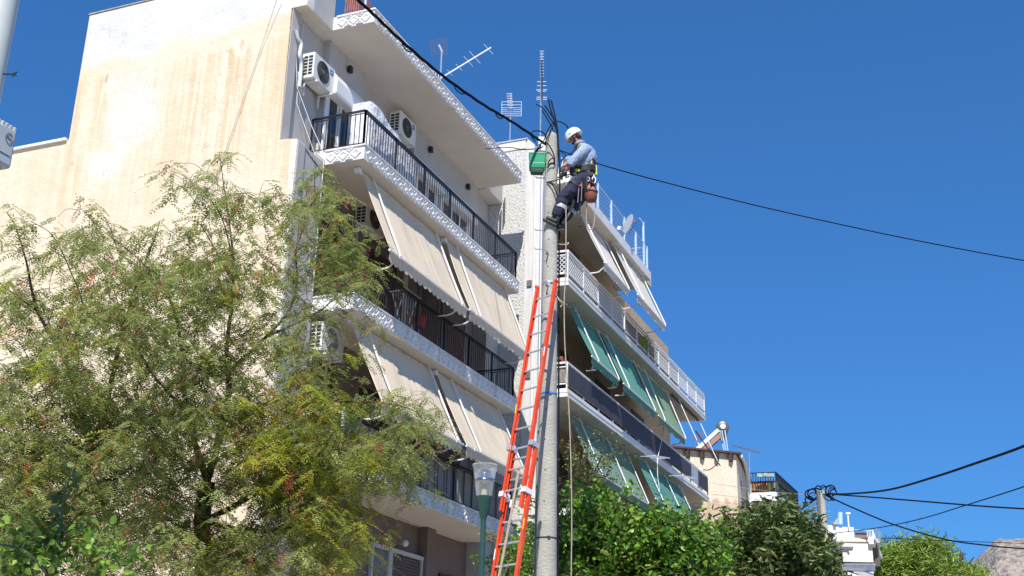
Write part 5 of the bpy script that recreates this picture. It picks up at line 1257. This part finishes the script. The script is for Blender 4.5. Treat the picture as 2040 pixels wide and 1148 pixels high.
s = MB(); s.tube([hb(1691, 1050, HD+3), hb(1689, 1025, HD+3)], .05, 6); s.build('pipe', M['frame'], t)
s = MB(); s.obox(hb(1689, 1023, HD+3), HR*.14, HF*.1, ZZ*.05); s.build('cap', M['frame'], t)
fl = hb(1679, 1093, HD-4); t = thing('street_light', fl-ZZ*1, 'grey street light head in front of the distant cream awning', 'street light')
s = MB(); s.obox(fl, HR*.55, HF*.15, ZZ*.10+HR*.02); s.obox(fl-ZZ*.14+HR*-.1, HR*.4, HF*.13, ZZ*.06); s.build('head', M['acgrille'], t, bevel=.03)
s = MB(); s.tube(bez([fl-HR*.3, fl-HR*.8+ZZ*.1, fl-HR*1.2-ZZ*.4, fl-HR*1.3-ZZ*9]), .06, 6); s.build('arm', M['steel'], t)
t = thing('tv_antenna', hb(1752, 1075, 70), 'far cluster of thin pale antenna rods at the end of the white house terrace', 'antenna')
for k, (x, y) in enumerate(((1745, 1052), (1750, 1056), (1753, 1060))):
    s = MB(); seg(s, hb(x, 1080, 70), hb(x, y, 70), .03); seg(s, hb(x-3, y+3, 70), hb(x+3, y+2, 70), .02); seg(s, hb(x-2, y+8, 70), hb(x+3, y+7, 70), .02); s.build('mast', M['steel'], t)
# ---------------------------------------------------------------- rocky hill on the right
def hill():
    HDs = 260; s = MB(); outl = [(1890, 1165), (1925, 1148), (1950, 1124), (1968, 1100), (1985, 1085), (2000, 1079), (2020, 1080), (2045, 1077), (2100, 1072), (2200, 1085), (2330, 1130), (2420, 1180)]
    # ridge line raised as real relief: rows running back from a foot line
    random.seed(9); P = []
    from mathutils import noise as mn
    xs = [1860+i*5 for i in range(110)]
    def ridge(x):
        for (a, b) in zip(outl, outl[1:]):
            if a[0] <= x <= b[0]: return a[1]+(b[1]-a[1])*(x-a[0])/(b[0]-a[0])
        return 1200
    rows = 34; n = len(xs)
    for j in range(rows):
        v = j/(rows-1); D = HDs-70+70*v+ (40*max(0, v-.0)**2)*0
        for x in xs:
            top = hz(x, ridge(x), HDs); base = hz(x, 1150, HDs-70); z = top.z*math.sin(PI/2*v)
            p = hz(x, 1100, D); q = Vector((p.x, p.y, max(-1, z)))
            k = mn.fractal(q*.06, .9, 2.1, 6); k2 = mn.fractal(q*.25+Vector((5, 3, 1)), .8, 2.2, 4)
            q.z += (k*2.2+k2*.5)*math.sin(PI*min(1, v*1.0))*(.9) if v < .999 else k2*.3
            q += HF*(k*5)
            P.append(q)
    for x in xs: p = hz(x, 1100, HDs+60); P.append(Vector((p.x, p.y, -1)))
    s.add(P, [(j*n+i, j*n+i+1, (j+1)*n+i+1, (j+1)*n+i) for j in range(rows) for i in range(n-1)])
    m, nt, b = new_mat('grey_rock'); n1 = noise(nt, wpos(nt), .12, 8, .65); n2 = noise(nt, wpos(nt), .7, 6, .7)
    c = mixc(nt, ramp(nt, n1, [(.35, 0), (.65, 1)]), (.40, .33, .27), (.60, .52, .44)); c = mixc(nt, ramp(nt, n2, [(.40, 1), (.55, 0)]), c, (.20, .17, .14)); c = mixc(nt, ramp(nt, n2, [(.66, 0), (.72, 1)]), c, (.12, .13, .07))
    nt.links.new(c, b.inputs['Base Color']); b.inputs['Roughness'].default_value = .95; bump(nt, b, n2, 1.2)
    struct('hill', s, m)
hill()
# ---------------------------------------------------------------- trees
rng = np.random.default_rng(7)
class Skel:
    """branch skeleton: nodes with parents; new anchors join the nearest node by a curved twig"""
    def __init__(s): s.p = []; s.segs = []
    def limb(s, pts, r0, r1, n=6):
        P = bez(pts, n); L = len(P); s.segs.append((P, [r1+(r0-r1)*(1-i/(L-1))**1.5 for i in range(L)])); s.p += [tuple(q) for q in P]
    def join(s, a, r=.006, droop=.0, up=.25):
        P = np.array(s.p); A = np.array(a); D = P-A; d2 = (D*D).sum(1) + np.where(D[:, 2] > 0, 6*D[:, 2]**2, 0)
        i = int(d2.argmin()); b = Vector(s.p[i]); a = Vector(a); L = (a-b).length
        m1 = b.lerp(a, .4)+Vector((rng.normal()*.1, rng.normal()*.1, up+rng.normal()*.06))*L*.6
        pts = bez([b, m1, a], 4); k = len(pts); r0 = r*(1+1.2*min(L, 1.5))
        s.segs.append((pts, [r0+(r*.6-r0)*j/(k-1) for j in range(k)])); s.p += [tuple(q) for q in pts[2:]]
        return (a-pts[-3]).normalized()
    def mesh(s, n=5):
        mb = MB()
        for P, R in s.segs: mb.tube(P, R, 7 if max(R) > .05 else (n if max(R) > .02 else 3), max(R) > .05)
        return mb
def quads_obj(name, V, mats, mi, parent, per=4):
    """V: (n,per,3) faces"""
    n = len(V); me = bpy.data.meshes.new(name); off = org(parent)
    co = (V.reshape(-1, 3)-np.array(off)).astype(np.float32)
    me.vertices.add(len(co)); me.vertices.foreach_set('co', co.ravel()); me.loops.add(n*per); me.polygons.add(n)
    me.loops.foreach_set('vertex_index', np.arange(n*per, dtype=np.int32)); me.polygons.foreach_set('loop_start', np.arange(0, n*per, per, dtype=np.int32))
    me.polygons.foreach_set('loop_total', np.full(n, per, dtype=np.int32))
    for m in mats: me.materials.append(m)
    if len(mats) > 1: me.polygons.foreach_set('material_index', np.array(mi, dtype=np.int32))
    me.update(calc_edges=True); o = bpy.data.objects.new(name, me); sc.collection.objects.link(o); o.parent = parent; return o
def unit(a): return a/np.maximum(np.linalg.norm(a, axis=-1, keepdims=True), 1e-9)
def leaf_quads(base, tip, width, nrm):
    """diamond leaflets from base to tip"""
    ax = tip-base; sd = unit(np.cross(ax, nrm))*width[:, None]/2; mid = base+ax*.45+nrm*np.linalg.norm(ax, axis=1, keepdims=True)*.06
    return np.stack([base, mid+sd, tip, mid-sd], 1)
CL = 1.0
def in_blobs(blobs, DC, DR, clump=4):
    """blobs: (px, py, rx, ry, n[, mat]) -> anchors spread in depth"""
    out = []; mi = []
    for b in blobs:
        cx, cy, rx, ry, n = b[:5]; k = b[5] if len(b) > 5 else 0; left = n
        while left > 0:
            a = rng.random()*2*PI; r = math.sqrt(rng.random()); dd = rng.normal()*DR*.5*math.sqrt(max(.1, 1-r*r*.6))
            c = hz(cx+rx*r*math.cos(a), cy+ry*r*math.sin(a), DC+max(-DR, min(DR, dd))); g = min(left, 1+int(rng.random()*clump)); left -= g
            for _ in range(g):
                sp_ = .055*DC*CL if g > 1 else 0
                out.append(c+Vector(tuple(np.clip(rng.normal(size=3), -1.3, 1.3)))*min(.30, sp_*.22)); mi.append(k)
    return out, mi
def feather(anch, mi, per, leafL, nl, droop, lw, ll, parent, mats, name='foliage', tw=.30):
    """pinnate leaves hanging along a drooping twig at each anchor"""
    A = np.array([tuple(a) for a in anch]); N = len(A)
    ang = rng.random(N)*2*PI; out = np.stack([np.cos(ang), np.sin(ang), np.zeros(N)], 1)
    F = []; MI = []
    TW = []
    L = tw*(.6+.8*rng.random(N))
    for k in range(per):
        t = (k+.5)/per; pos = A+out*(L*t*.7)[:, None]; pos[:, 2] += L*(.12*t - .9*t*t)*droop
        a2 = ang+rng.normal(size=N)*1.1+(PI/2 if k % 2 else -PI/2)*.6
        d = np.stack([np.cos(a2), np.sin(a2), -.15-.9*rng.random(N)*droop], 1); d = unit(d)
        ll_ = leafL*(.6+.7*rng.random(N)); sidev = unit(np.cross(d, np.array([0, 0, 1.]))+rng.normal(size=(N, 3))*.25); nr = unit(np.cross(sidev, d))
        for j in range(nl):
            u = (j+1)/nl; q = pos+d*(ll_*u)[:, None]; q[:, 2] -= ll_*u*u*.35*droop
            for sg in (-1, 1):
                lt = ll*(1-.45*abs(u-.5)*2*.8)*(.75+.5*rng.random(N)); dirl = unit(sidev*sg+d*.75+rng.normal(size=(N, 3))*.18)
                F.append(leaf_quads(q, q+dirl*lt[:, None], np.full(N, lw), nr)); MI.append(mi)
    V = np.concatenate(F); MIx = np.concatenate(MI); return quads_obj(name, V, mats, MIx, parent)
# --- pepper tree in front of the bare wall
DP = 13.2
def pp(px, py, d=0): return hz(px, py, DP+d)
base = hz(420, 1148, DP); T1 = thing('pepper_tree', (base.x, base.y, 0), 'large feathery pepper tree with pink berries in front of the peach side wall', 'tree')
sk = Skel(); gb = Vector((base.x, base.y, 0))
sk.limb([gb, gb+ZZ*1.5+HR*.05, pp(405, 1148), pp(402, 1040), pp(412, 960, -.1)], 0.1045, 0.09)
sk.limb([gb+HR*-.5, pp(300, 1148, .2)-ZZ*1.2, pp(185, 1100, .3), pp(165, 980, .3), pp(190, 890, .3), pp(215, 790, .2), pp(235, 700, .2), pp(262, 600, 0), pp(290, 520, 0), pp(310, 470, -.1), pp(318, 440, -.1)], 0.0825, 0.0045)
sk.limb([pp(412, 960, -.1), pp(438, 870), pp(456, 780), pp(452, 700), pp(462, 600), pp(465, 520), pp(455, 430, .1), pp(446, 370, .1), pp(437, 305, .1)], 0.04675, 0.0045)
sk.limb([pp(438, 870), pp(490, 830, -.3), pp(540, 800, -.5), pp(600, 790, -.8), pp(680, 800, -1), pp(760, 803, -1), pp(830, 822, -1), pp(865, 880, -1)], 0.033, 0.0045)
sk.limb([pp(454, 745), pp(478, 720, .2), pp(530, 672, .4), pp(575, 620, .6), pp(592, 560, .6), pp(590, 500, .6), pp(610, 440, .6), pp(625, 380, .6), pp(628, 330, .6)], 0.0275, 0.0045)
sk.limb([pp(590, 500, .6), pp(570, 470, .6), pp(545, 430, .6), pp(505, 390, .6), pp(470, 385, .6)], 0.0099, 0.00375)
sk.limb([pp(590, 500, .6), pp(640, 470, .6), pp(660, 420, .6), pp(665, 370, .6)], 0.0099, 0.00375)
sk.limb([pp(465, 520), pp(440, 430), pp(405, 385, -.1), pp(365, 350, -.1), pp(340, 342, -.1)], 0.0121, 0.00375)
sk.limb([pp(462, 560), pp(430, 500), pp(400, 450, -.2), pp(380, 440, -.2), pp(355, 460, -.2)], 0.011, 0.00375)
sk.limb([pp(412, 960, -.1), pp(372, 820, -.4), pp(362, 700, -.5), pp(340, 600, -.5), pp(280, 520, -.5), pp(205, 460, -.5)], 0.0385, 0.0045)
sk.limb([pp(190, 890, .3), pp(130, 720, 0), pp(75, 620, -.2), pp(52, 520, -.3), pp(30, 450, -.3), pp(14, 425, -.3)], 0.03025, 0.0045)
sk.limb([pp(130, 720, 0), pp(165, 620), pp(140, 540), pp(105, 470), pp(60, 440)], 0.0165, 0.0045)
sk.limb([pp(75, 620, -.2), pp(20, 580), pp(-30, 540)], 0.0165, 0.0045)
sk.limb([pp(165, 980, .3), pp(60, 900, .2), pp(-30, 840, .1), pp(-90, 760)], 0.033, 0.0045)
sk.limb([pp(372, 820, -.4), pp(300, 740, -.8), pp(250, 640, -.9), pp(220, 560, -.9)], 0.01925, 0.0045)
sk.limb([pp(530, 672, .4), pp(600, 640, .2), pp(650, 610, 0), pp(690, 560, 0), pp(715, 500, 0)], 0.0165, 0.0045)
sk.limb([pp(402, 1040), pp(480, 1000, -.5), pp(560, 950, -.8), pp(640, 900, -1), pp(700, 900, -1), pp(735, 930, -1)], 0.0385, 0.0045)
sk.limb([pp(402, 1040), pp(520, 1060, -.6), pp(620, 1040, -.9), pp(690, 1050, -1)], 0.033, 0.0045)
sk.limb([pp(700, 900, -1), pp(760, 890, -1), pp(800, 905, -1), pp(806, 960, -1)], 0.0066, 0.003)
blobs = [(45, 440, 50, 25, 7), (120, 440, 30, 18, 5), (195, 465, 42, 32, 21), (80, 530, 55, 45, 19), (345, 345, 26, 16, 4), (400, 372, 38, 22, 7), (437, 320, 14, 22, 4),
 (450, 385, 30, 40, 10), (490, 370, 40, 26, 7), (365, 490, 38, 26, 14), (460, 480, 45, 50, 22), (545, 425, 55, 45, 19), (605, 400, 50, 55, 16), (655, 385, 26, 50, 19),
 (690, 470, 28, 40, 26), (690, 530, 32, 44, 36), (612, 520, 50, 60, 32), (300, 565, 115, 55, 78), (200, 540, 75, 60, 37), (400, 560, 80, 60, 61), (520, 600, 95, 80, 78), (60, 650, 95, 75, 69),
 (200, 660, 120, 80, 126), (350, 680, 120, 90, 147), (580, 690, 72, 65, 62), (90, 800, 135, 90, 208), (280, 820, 135, 90, 195), (450, 790, 120, 80, 143), (555, 850, 112, 75, 146, 1),
 (625, 920, 100, 80, 247, 1), (645, 1050, 85, 90, 221, 1), (510, 1000, 110, 90, 169), (330, 960, 120, 90, 143), (130, 960, 160, 90, 208), (80, 1070, 150, 80, 208), (340, 1090, 150, 75, 195), (500, 1110, 110, 50, 143),
 (775, 800, 50, 36, 24), (830, 840, 34, 38, 28), (795, 890, 55, 26, 16), (770, 920, 50, 34, 16), (690, 640, 25, 50, 11), (688, 745, 34, 50, 13), (805, 965, 12, 16, 8, 1), (740, 920, 20, 40, 12, 1), (712, 560, 18, 36, 8), (10, 1000, 70, 140, 143), (250, 900, 200, 150, 195), (600, 800, 90, 60, 78, 1)]
anch, mi = in_blobs(blobs, DP-.3, 1.5, 6)
for P_l, R_l in sk.segs:
    for q_, r_l in zip(P_l, R_l):
        if r_l < .022 and q_.z > 2.6 and rng.random() < (.38 if q_.z > 4.6 else .7): anch.append(q_+Vector(tuple(rng.normal(size=3)*.06))); mi.append(0)
mi = [(0 if k == 1 and rng.random() < .38 else (1 if k == 0 and rng.random() < .07 else k)) for k in mi]
order = sorted(range(len(anch)), key=lambda i: min((anch[i]-Vector(q)).length_squared for q in sk.p[::5]))
for i in order: sk.join(anch[i], .003)
sk.mesh().build('branches', M['bark'], T1, True)
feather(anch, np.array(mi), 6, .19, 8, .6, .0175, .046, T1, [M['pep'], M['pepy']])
# berries in loose hanging panicles
sel = rng.choice(len(anch), 560, replace=False); V = []
oct_ = np.array([[1, 0, 0], [-1, 0, 0], [0, 1, 0], [0, -1, 0], [0, 0, 1], [0, 0, -1]], float)
tri = [(0, 2, 4), (2, 1, 4), (1, 3, 4), (3, 0, 4), (2, 0, 5), (1, 2, 5), (3, 1, 5), (0, 3, 5)]
extra = [hz(575, 955, DP-1.7)]*4+[hz(578, 940, DP-1.7)]*2+[hz(180, 548, DP-1.5)]*2+[hz(805, 975, DP-1.2)]*1+[hz(255, 1050, DP-1.6)]*2
for a in [anch[i] for i in sel]+extra:
    n = int(8+rng.random()*22)
    c = np.array(tuple(a))+rng.normal(size=(n, 3))*np.array([.025, .025, .05])-np.array([0, 0, .07])
    for q in c:
        o8 = oct_*(.0065+.002*rng.random())+q
        V += [o8[list(t_)] for t_ in tri]
quads_obj('berries', np.array(V), [M['berry']], None, T1, per=3)['kind'] = 'stuff'
# --- generic broad leaved crown
def broad(anch, per, size, width, spread, parent, mats, mi=None, droop=.35, name='foliage', fold=True, upb=.0):
    A = np.repeat(np.array([tuple(a) for a in anch]), per, 0); N = len(A); A = A+rng.normal(size=(N, 3))*spread
    d = rng.normal(size=(N, 3)); d[:, 2] = d[:, 2]*.6-droop+upb; d = unit(d); L = size*(.55+.8*rng.random(N)); nr = unit(np.cross(d, rng.normal(size=(N, 3)))+np.array([0, 0, .8]))
    nr = unit(nr-d*(nr*d).sum(1, keepdims=True)); sd = np.cross(d, nr); W2 = (width*L/size/2)[:, None]; Lc = L[:, None]
    b = A; m = A+d*Lc*.5-nr*Lc*.04; t = A+d*Lc-nr*Lc*.12
    l1 = A+d*Lc*.30+sd*W2+nr*Lc*.06; l2 = A+d*Lc*.68+sd*W2*.75+nr*Lc*.02; r1 = A+d*Lc*.30-sd*W2+nr*Lc*.06; r2 = A+d*Lc*.68-sd*W2*.75+nr*Lc*.02
    # two folded halves sharing the midrib
    n5 = np.concatenate([np.stack([b, l1, m, m], 1)[:, :3], ], 0)
    V = np.stack([b, l1, l2, t, m, r1, r2], 1)    # 7 verts per leaf
    me = bpy.data.meshes.new(name); off = np.array(org(parent)); co = (V.reshape(-1, 3)-off).astype(np.float32)
    idx = np.arange(N)[:, None]*7; f1 = idx+np.array([[0, 4, 1, ]]); faces = np.concatenate([idx+np.array([[0, 1, 2, 4]]), idx+np.array([[4, 2, 3, 3]])], 0)
    # quads: (b,l1,l2,m) (b,m,r2,r1); tris: (m,l2,t) (m,t,r2)
    q = np.concatenate([idx+np.array([[0, 1, 2, 4]]), idx+np.array([[0, 4, 6, 5]])], 0); tr_ = np.concatenate([idx+np.array([[4, 2, 3]]), idx+np.array([[4, 3, 6]])], 0)
    loops = np.concatenate([q.ravel(), tr_.ravel()]).astype(np.int32); nq, nt_ = len(q), len(tr_)
    me.vertices.add(len(co)); me.vertices.foreach_set('co', co.ravel()); me.loops.add(len(loops)); me.loops.foreach_set('vertex_index', loops); me.polygons.add(nq+nt_)
    me.polygons.foreach_set('loop_start', np.concatenate([np.arange(nq)*4, nq*4+np.arange(nt_)*3]).astype(np.int32)); me.polygons.foreach_set('loop_total', np.concatenate([np.full(nq, 4), np.full(nt_, 3)]).astype(np.int32))
    me.materials.append(mats); me.update(calc_edges=True); o = bpy.data.objects.new(name, me); sc.collection.objects.link(o); o.parent = parent; return o
def tree(label, base_px, D, limbs, blobs, DR, per, size, width, spread, m, kind='tree', name='tree', r0=.14, droop=.35, upb=0, r=.006, group=None):
    b = hz(*base_px, D); b.z = 0; t = thing(name, b, label, kind, group)
    k = Skel(); first = hz(*limbs[0][0], D); k.limb([b, b.lerp(first, .5)+HR*.05, first], r0, r0*.7)
    for L in limbs: k.limb([hz(*q[:2], D+(q[2] if len(q) > 2 else 0)) for q in L], r0*.6, .012)
    an, _ = in_blobs(blobs, D, DR)
    for i in sorted(range(len(an)), key=lambda i: min((an[i]-Vector(q)).length_squared for q in k.p[::4])): k.join(an[i], r, up=.1)
    k.mesh().build('branches', M['bark'], t, True); broad(an, per, size, width, spread, t, m, droop=droop, upb=upb); return t
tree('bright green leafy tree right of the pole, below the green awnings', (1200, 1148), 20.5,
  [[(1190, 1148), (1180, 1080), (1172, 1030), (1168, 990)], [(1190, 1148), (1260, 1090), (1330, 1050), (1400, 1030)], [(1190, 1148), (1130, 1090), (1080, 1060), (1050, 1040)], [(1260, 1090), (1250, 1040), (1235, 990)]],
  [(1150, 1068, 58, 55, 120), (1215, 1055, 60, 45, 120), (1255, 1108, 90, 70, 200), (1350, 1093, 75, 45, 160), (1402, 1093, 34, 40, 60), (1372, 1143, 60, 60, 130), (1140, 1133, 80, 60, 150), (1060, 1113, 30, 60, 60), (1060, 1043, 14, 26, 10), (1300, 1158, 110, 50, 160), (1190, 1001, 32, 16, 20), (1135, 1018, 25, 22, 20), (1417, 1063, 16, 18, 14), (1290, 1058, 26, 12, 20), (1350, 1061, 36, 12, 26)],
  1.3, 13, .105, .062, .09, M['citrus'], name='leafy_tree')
tree('thin climbing shrub with sparse small leaves in front of the faded green awning', (1180, 1148), 22.5,
  [[(1170, 1148), (1160, 1000), (1145, 900), (1138, 860)], [(1160, 1000), (1190, 930), (1205, 890)], [(1145, 950), (1165, 920), (1172, 880)]],
  [(1143, 905, 10, 36, 22), (1172, 920, 24, 24, 34), (1205, 910, 18, 22, 22), (1190, 940, 28, 18, 30), (1150, 950, 16, 26, 22)], .5, 8, .06, .036, .06, M['dark_leaf'], name='climbing_shrub', kind='shrub', r0=.04, r=.004)
tree('dark green tree with long glossy leaves below the cream house, left of the far pole', (1570, 1148), 31,
  [[(1570, 1148), (1560, 1090), (1550, 1040)], [(1570, 1148), (1500, 1100), (1480, 1060)], [(1570, 1148), (1640, 1110), (1670, 1100)]],
  [(1540, 1060, 66, 36, 120), (1500, 1095, 54, 55, 120), (1570, 1072, 45, 32, 100), (1595, 1110, 45, 36, 120), (1550, 1125, 100, 45, 200), (1635, 1138, 34, 20, 60), (1540, 1034, 36, 14, 30), (1478, 1072, 20, 18, 22), (1662, 1145, 18, 8, 10)],
  1.4, 16, .22, .07, .12, M['dark_leaf'], name='dark_tree', droop=.15, upb=.15)
tree('low leafy bush glimpsed between the ladder rails at the bottom edge', (1010, 1148), 18,
  [[(1010, 1148), (1015, 1110), (1000, 1090)]], [(1010, 1120, 26, 22, 26), (1040, 1130, 24, 26, 50), (1062, 1110, 14, 40, 40), (995, 1090, 14, 12, 8), (1030, 1082, 16, 12, 8)], .5, 9, .06, .035, .06, M['citrus'], name='bush', kind='bush', r0=.04, r=.004)
# the potted greenery on the lattice balcony
for i, (a, lab) in enumerate((((1281, 668), 'potted plant spilling through the lattice balcony railing, lower part orange'), ((1272, 652), 'smaller bushy plant behind the lattice balcony railing, left of the other'))):
    c = onY(*a, YB+.12); t = thing('potted_plant', (c.x, c.y, 12.47), lab, 'plant', 'plants on the lattice balcony')
    s = MB(); s.lathe((c.x, YB+.16, 12.47), [(0, .07), (.2, .11), (.22, .12), (.22, .10)], 14); s.build('pot', M['orange_pot'], t, True)
    an = [Vector((c.x+rng.normal()*.22, YB+.03+rng.normal()*.06, 12.78+rng.normal()*.14)) for _ in range(26)]; broad(an, 12, .06, .03, .05, t, M['pepy'] if i else M['pine'], name='leaves')
# --- broad leaved vine rising from the lower left corner
DV = 9.5
b = hz(100, 1148, DV); T = thing('vine', (b.x, b.y, 0), 'broad leaved bright green vine in the lower left corner in front of the pepper tree', 'vine')
k = Skel(); k.limb([Vector((b.x, b.y, 0)), hz(80, 1300, DV), hz(100, 1148, DV), hz(118, 1060, DV), hz(130, 980, DV), hz(150, 925, DV)], .03, .006)
k.limb([hz(100, 1148, DV), hz(50, 1100, DV-.3), hz(0, 1085, DV-.3), hz(-40, 1080, DV)], .02, .006); k.limb([hz(100, 1148, DV), hz(180, 1120, DV), hz(240, 1090, DV+.2)], .02, .006)
an, _ = in_blobs([(35, 1100, 55, 40, 40), (80, 1075, 40, 26, 22), (215, 1105, 40, 36, 24), (240, 1125, 30, 24, 16), (100, 1125, 60, 26, 26), (165, 1080, 20, 22, 8)], DV, .4)
for a in an: k.join(a, .004)
an2, _ = in_blobs([(150, 928, 10, 8, 1), (140, 985, 16, 26, 7), (120, 1050, 18, 40, 14), (105, 1110, 20, 40, 16)], DV+.1, .15)  # leaves in shade; the shade is put into their darker leaf colour
for a in an2: k.join(a, .003)
k.mesh().build('stems', mat('green_stem', (.10, .14, .04), .7), T, True); broad(an, 5, .062, .042, .07, T, M['vine'], name='leaves'); broad(an2, 3, .085, .065, .04, T, M['dark_leaf'], name='shaded_leaves')
# --- feathery far pines
for (lab, cx, D, bl) in (('light green pine tree right of the distant white house', 1835, 85, [(1790, 1142, 42, 36, 130), (1835, 1122, 47, 30, 130), (1775, 1112, 24, 19, 40), (1860, 1147, 42, 36, 120), (1850, 1102, 13, 12, 14), (1815, 1100, 19, 12, 22), (1876, 1117, 15, 19, 24), (1800, 1172, 66, 27, 120)]),
                         ('smaller green pine tree between the big pine and the rock', 1920, 95, [(1905, 1150, 24, 18, 50), (1935, 1162, 22, 14, 44), (1890, 1167, 38, 18, 70)])):
    b = hz(cx, 1148, D); b.z = 0; t = thing('pine_tree', b, lab, 'tree'); k = Skel(); k.limb([b, hz(cx, 1148, D), hz(cx-4, 1100, D)], .35, .1)
    k.limb([hz(cx, 1140, D), hz(cx+20, 1110, D)], .12, .05); k.limb([hz(cx, 1145, D), hz(cx-35, 1110, D)], .12, .05)
    an, _ = in_blobs(bl, D, 3)
    for i in sorted(range(len(an)), key=lambda i: min((an[i]-Vector(q)).length_squared for q in k.p)): k.join(an[i], .03, up=.1)
    k.mesh().build('branches', M['bark'], t, True); broad(an, 46, .42, .075, .42, t, M['pine'], droop=-.25)
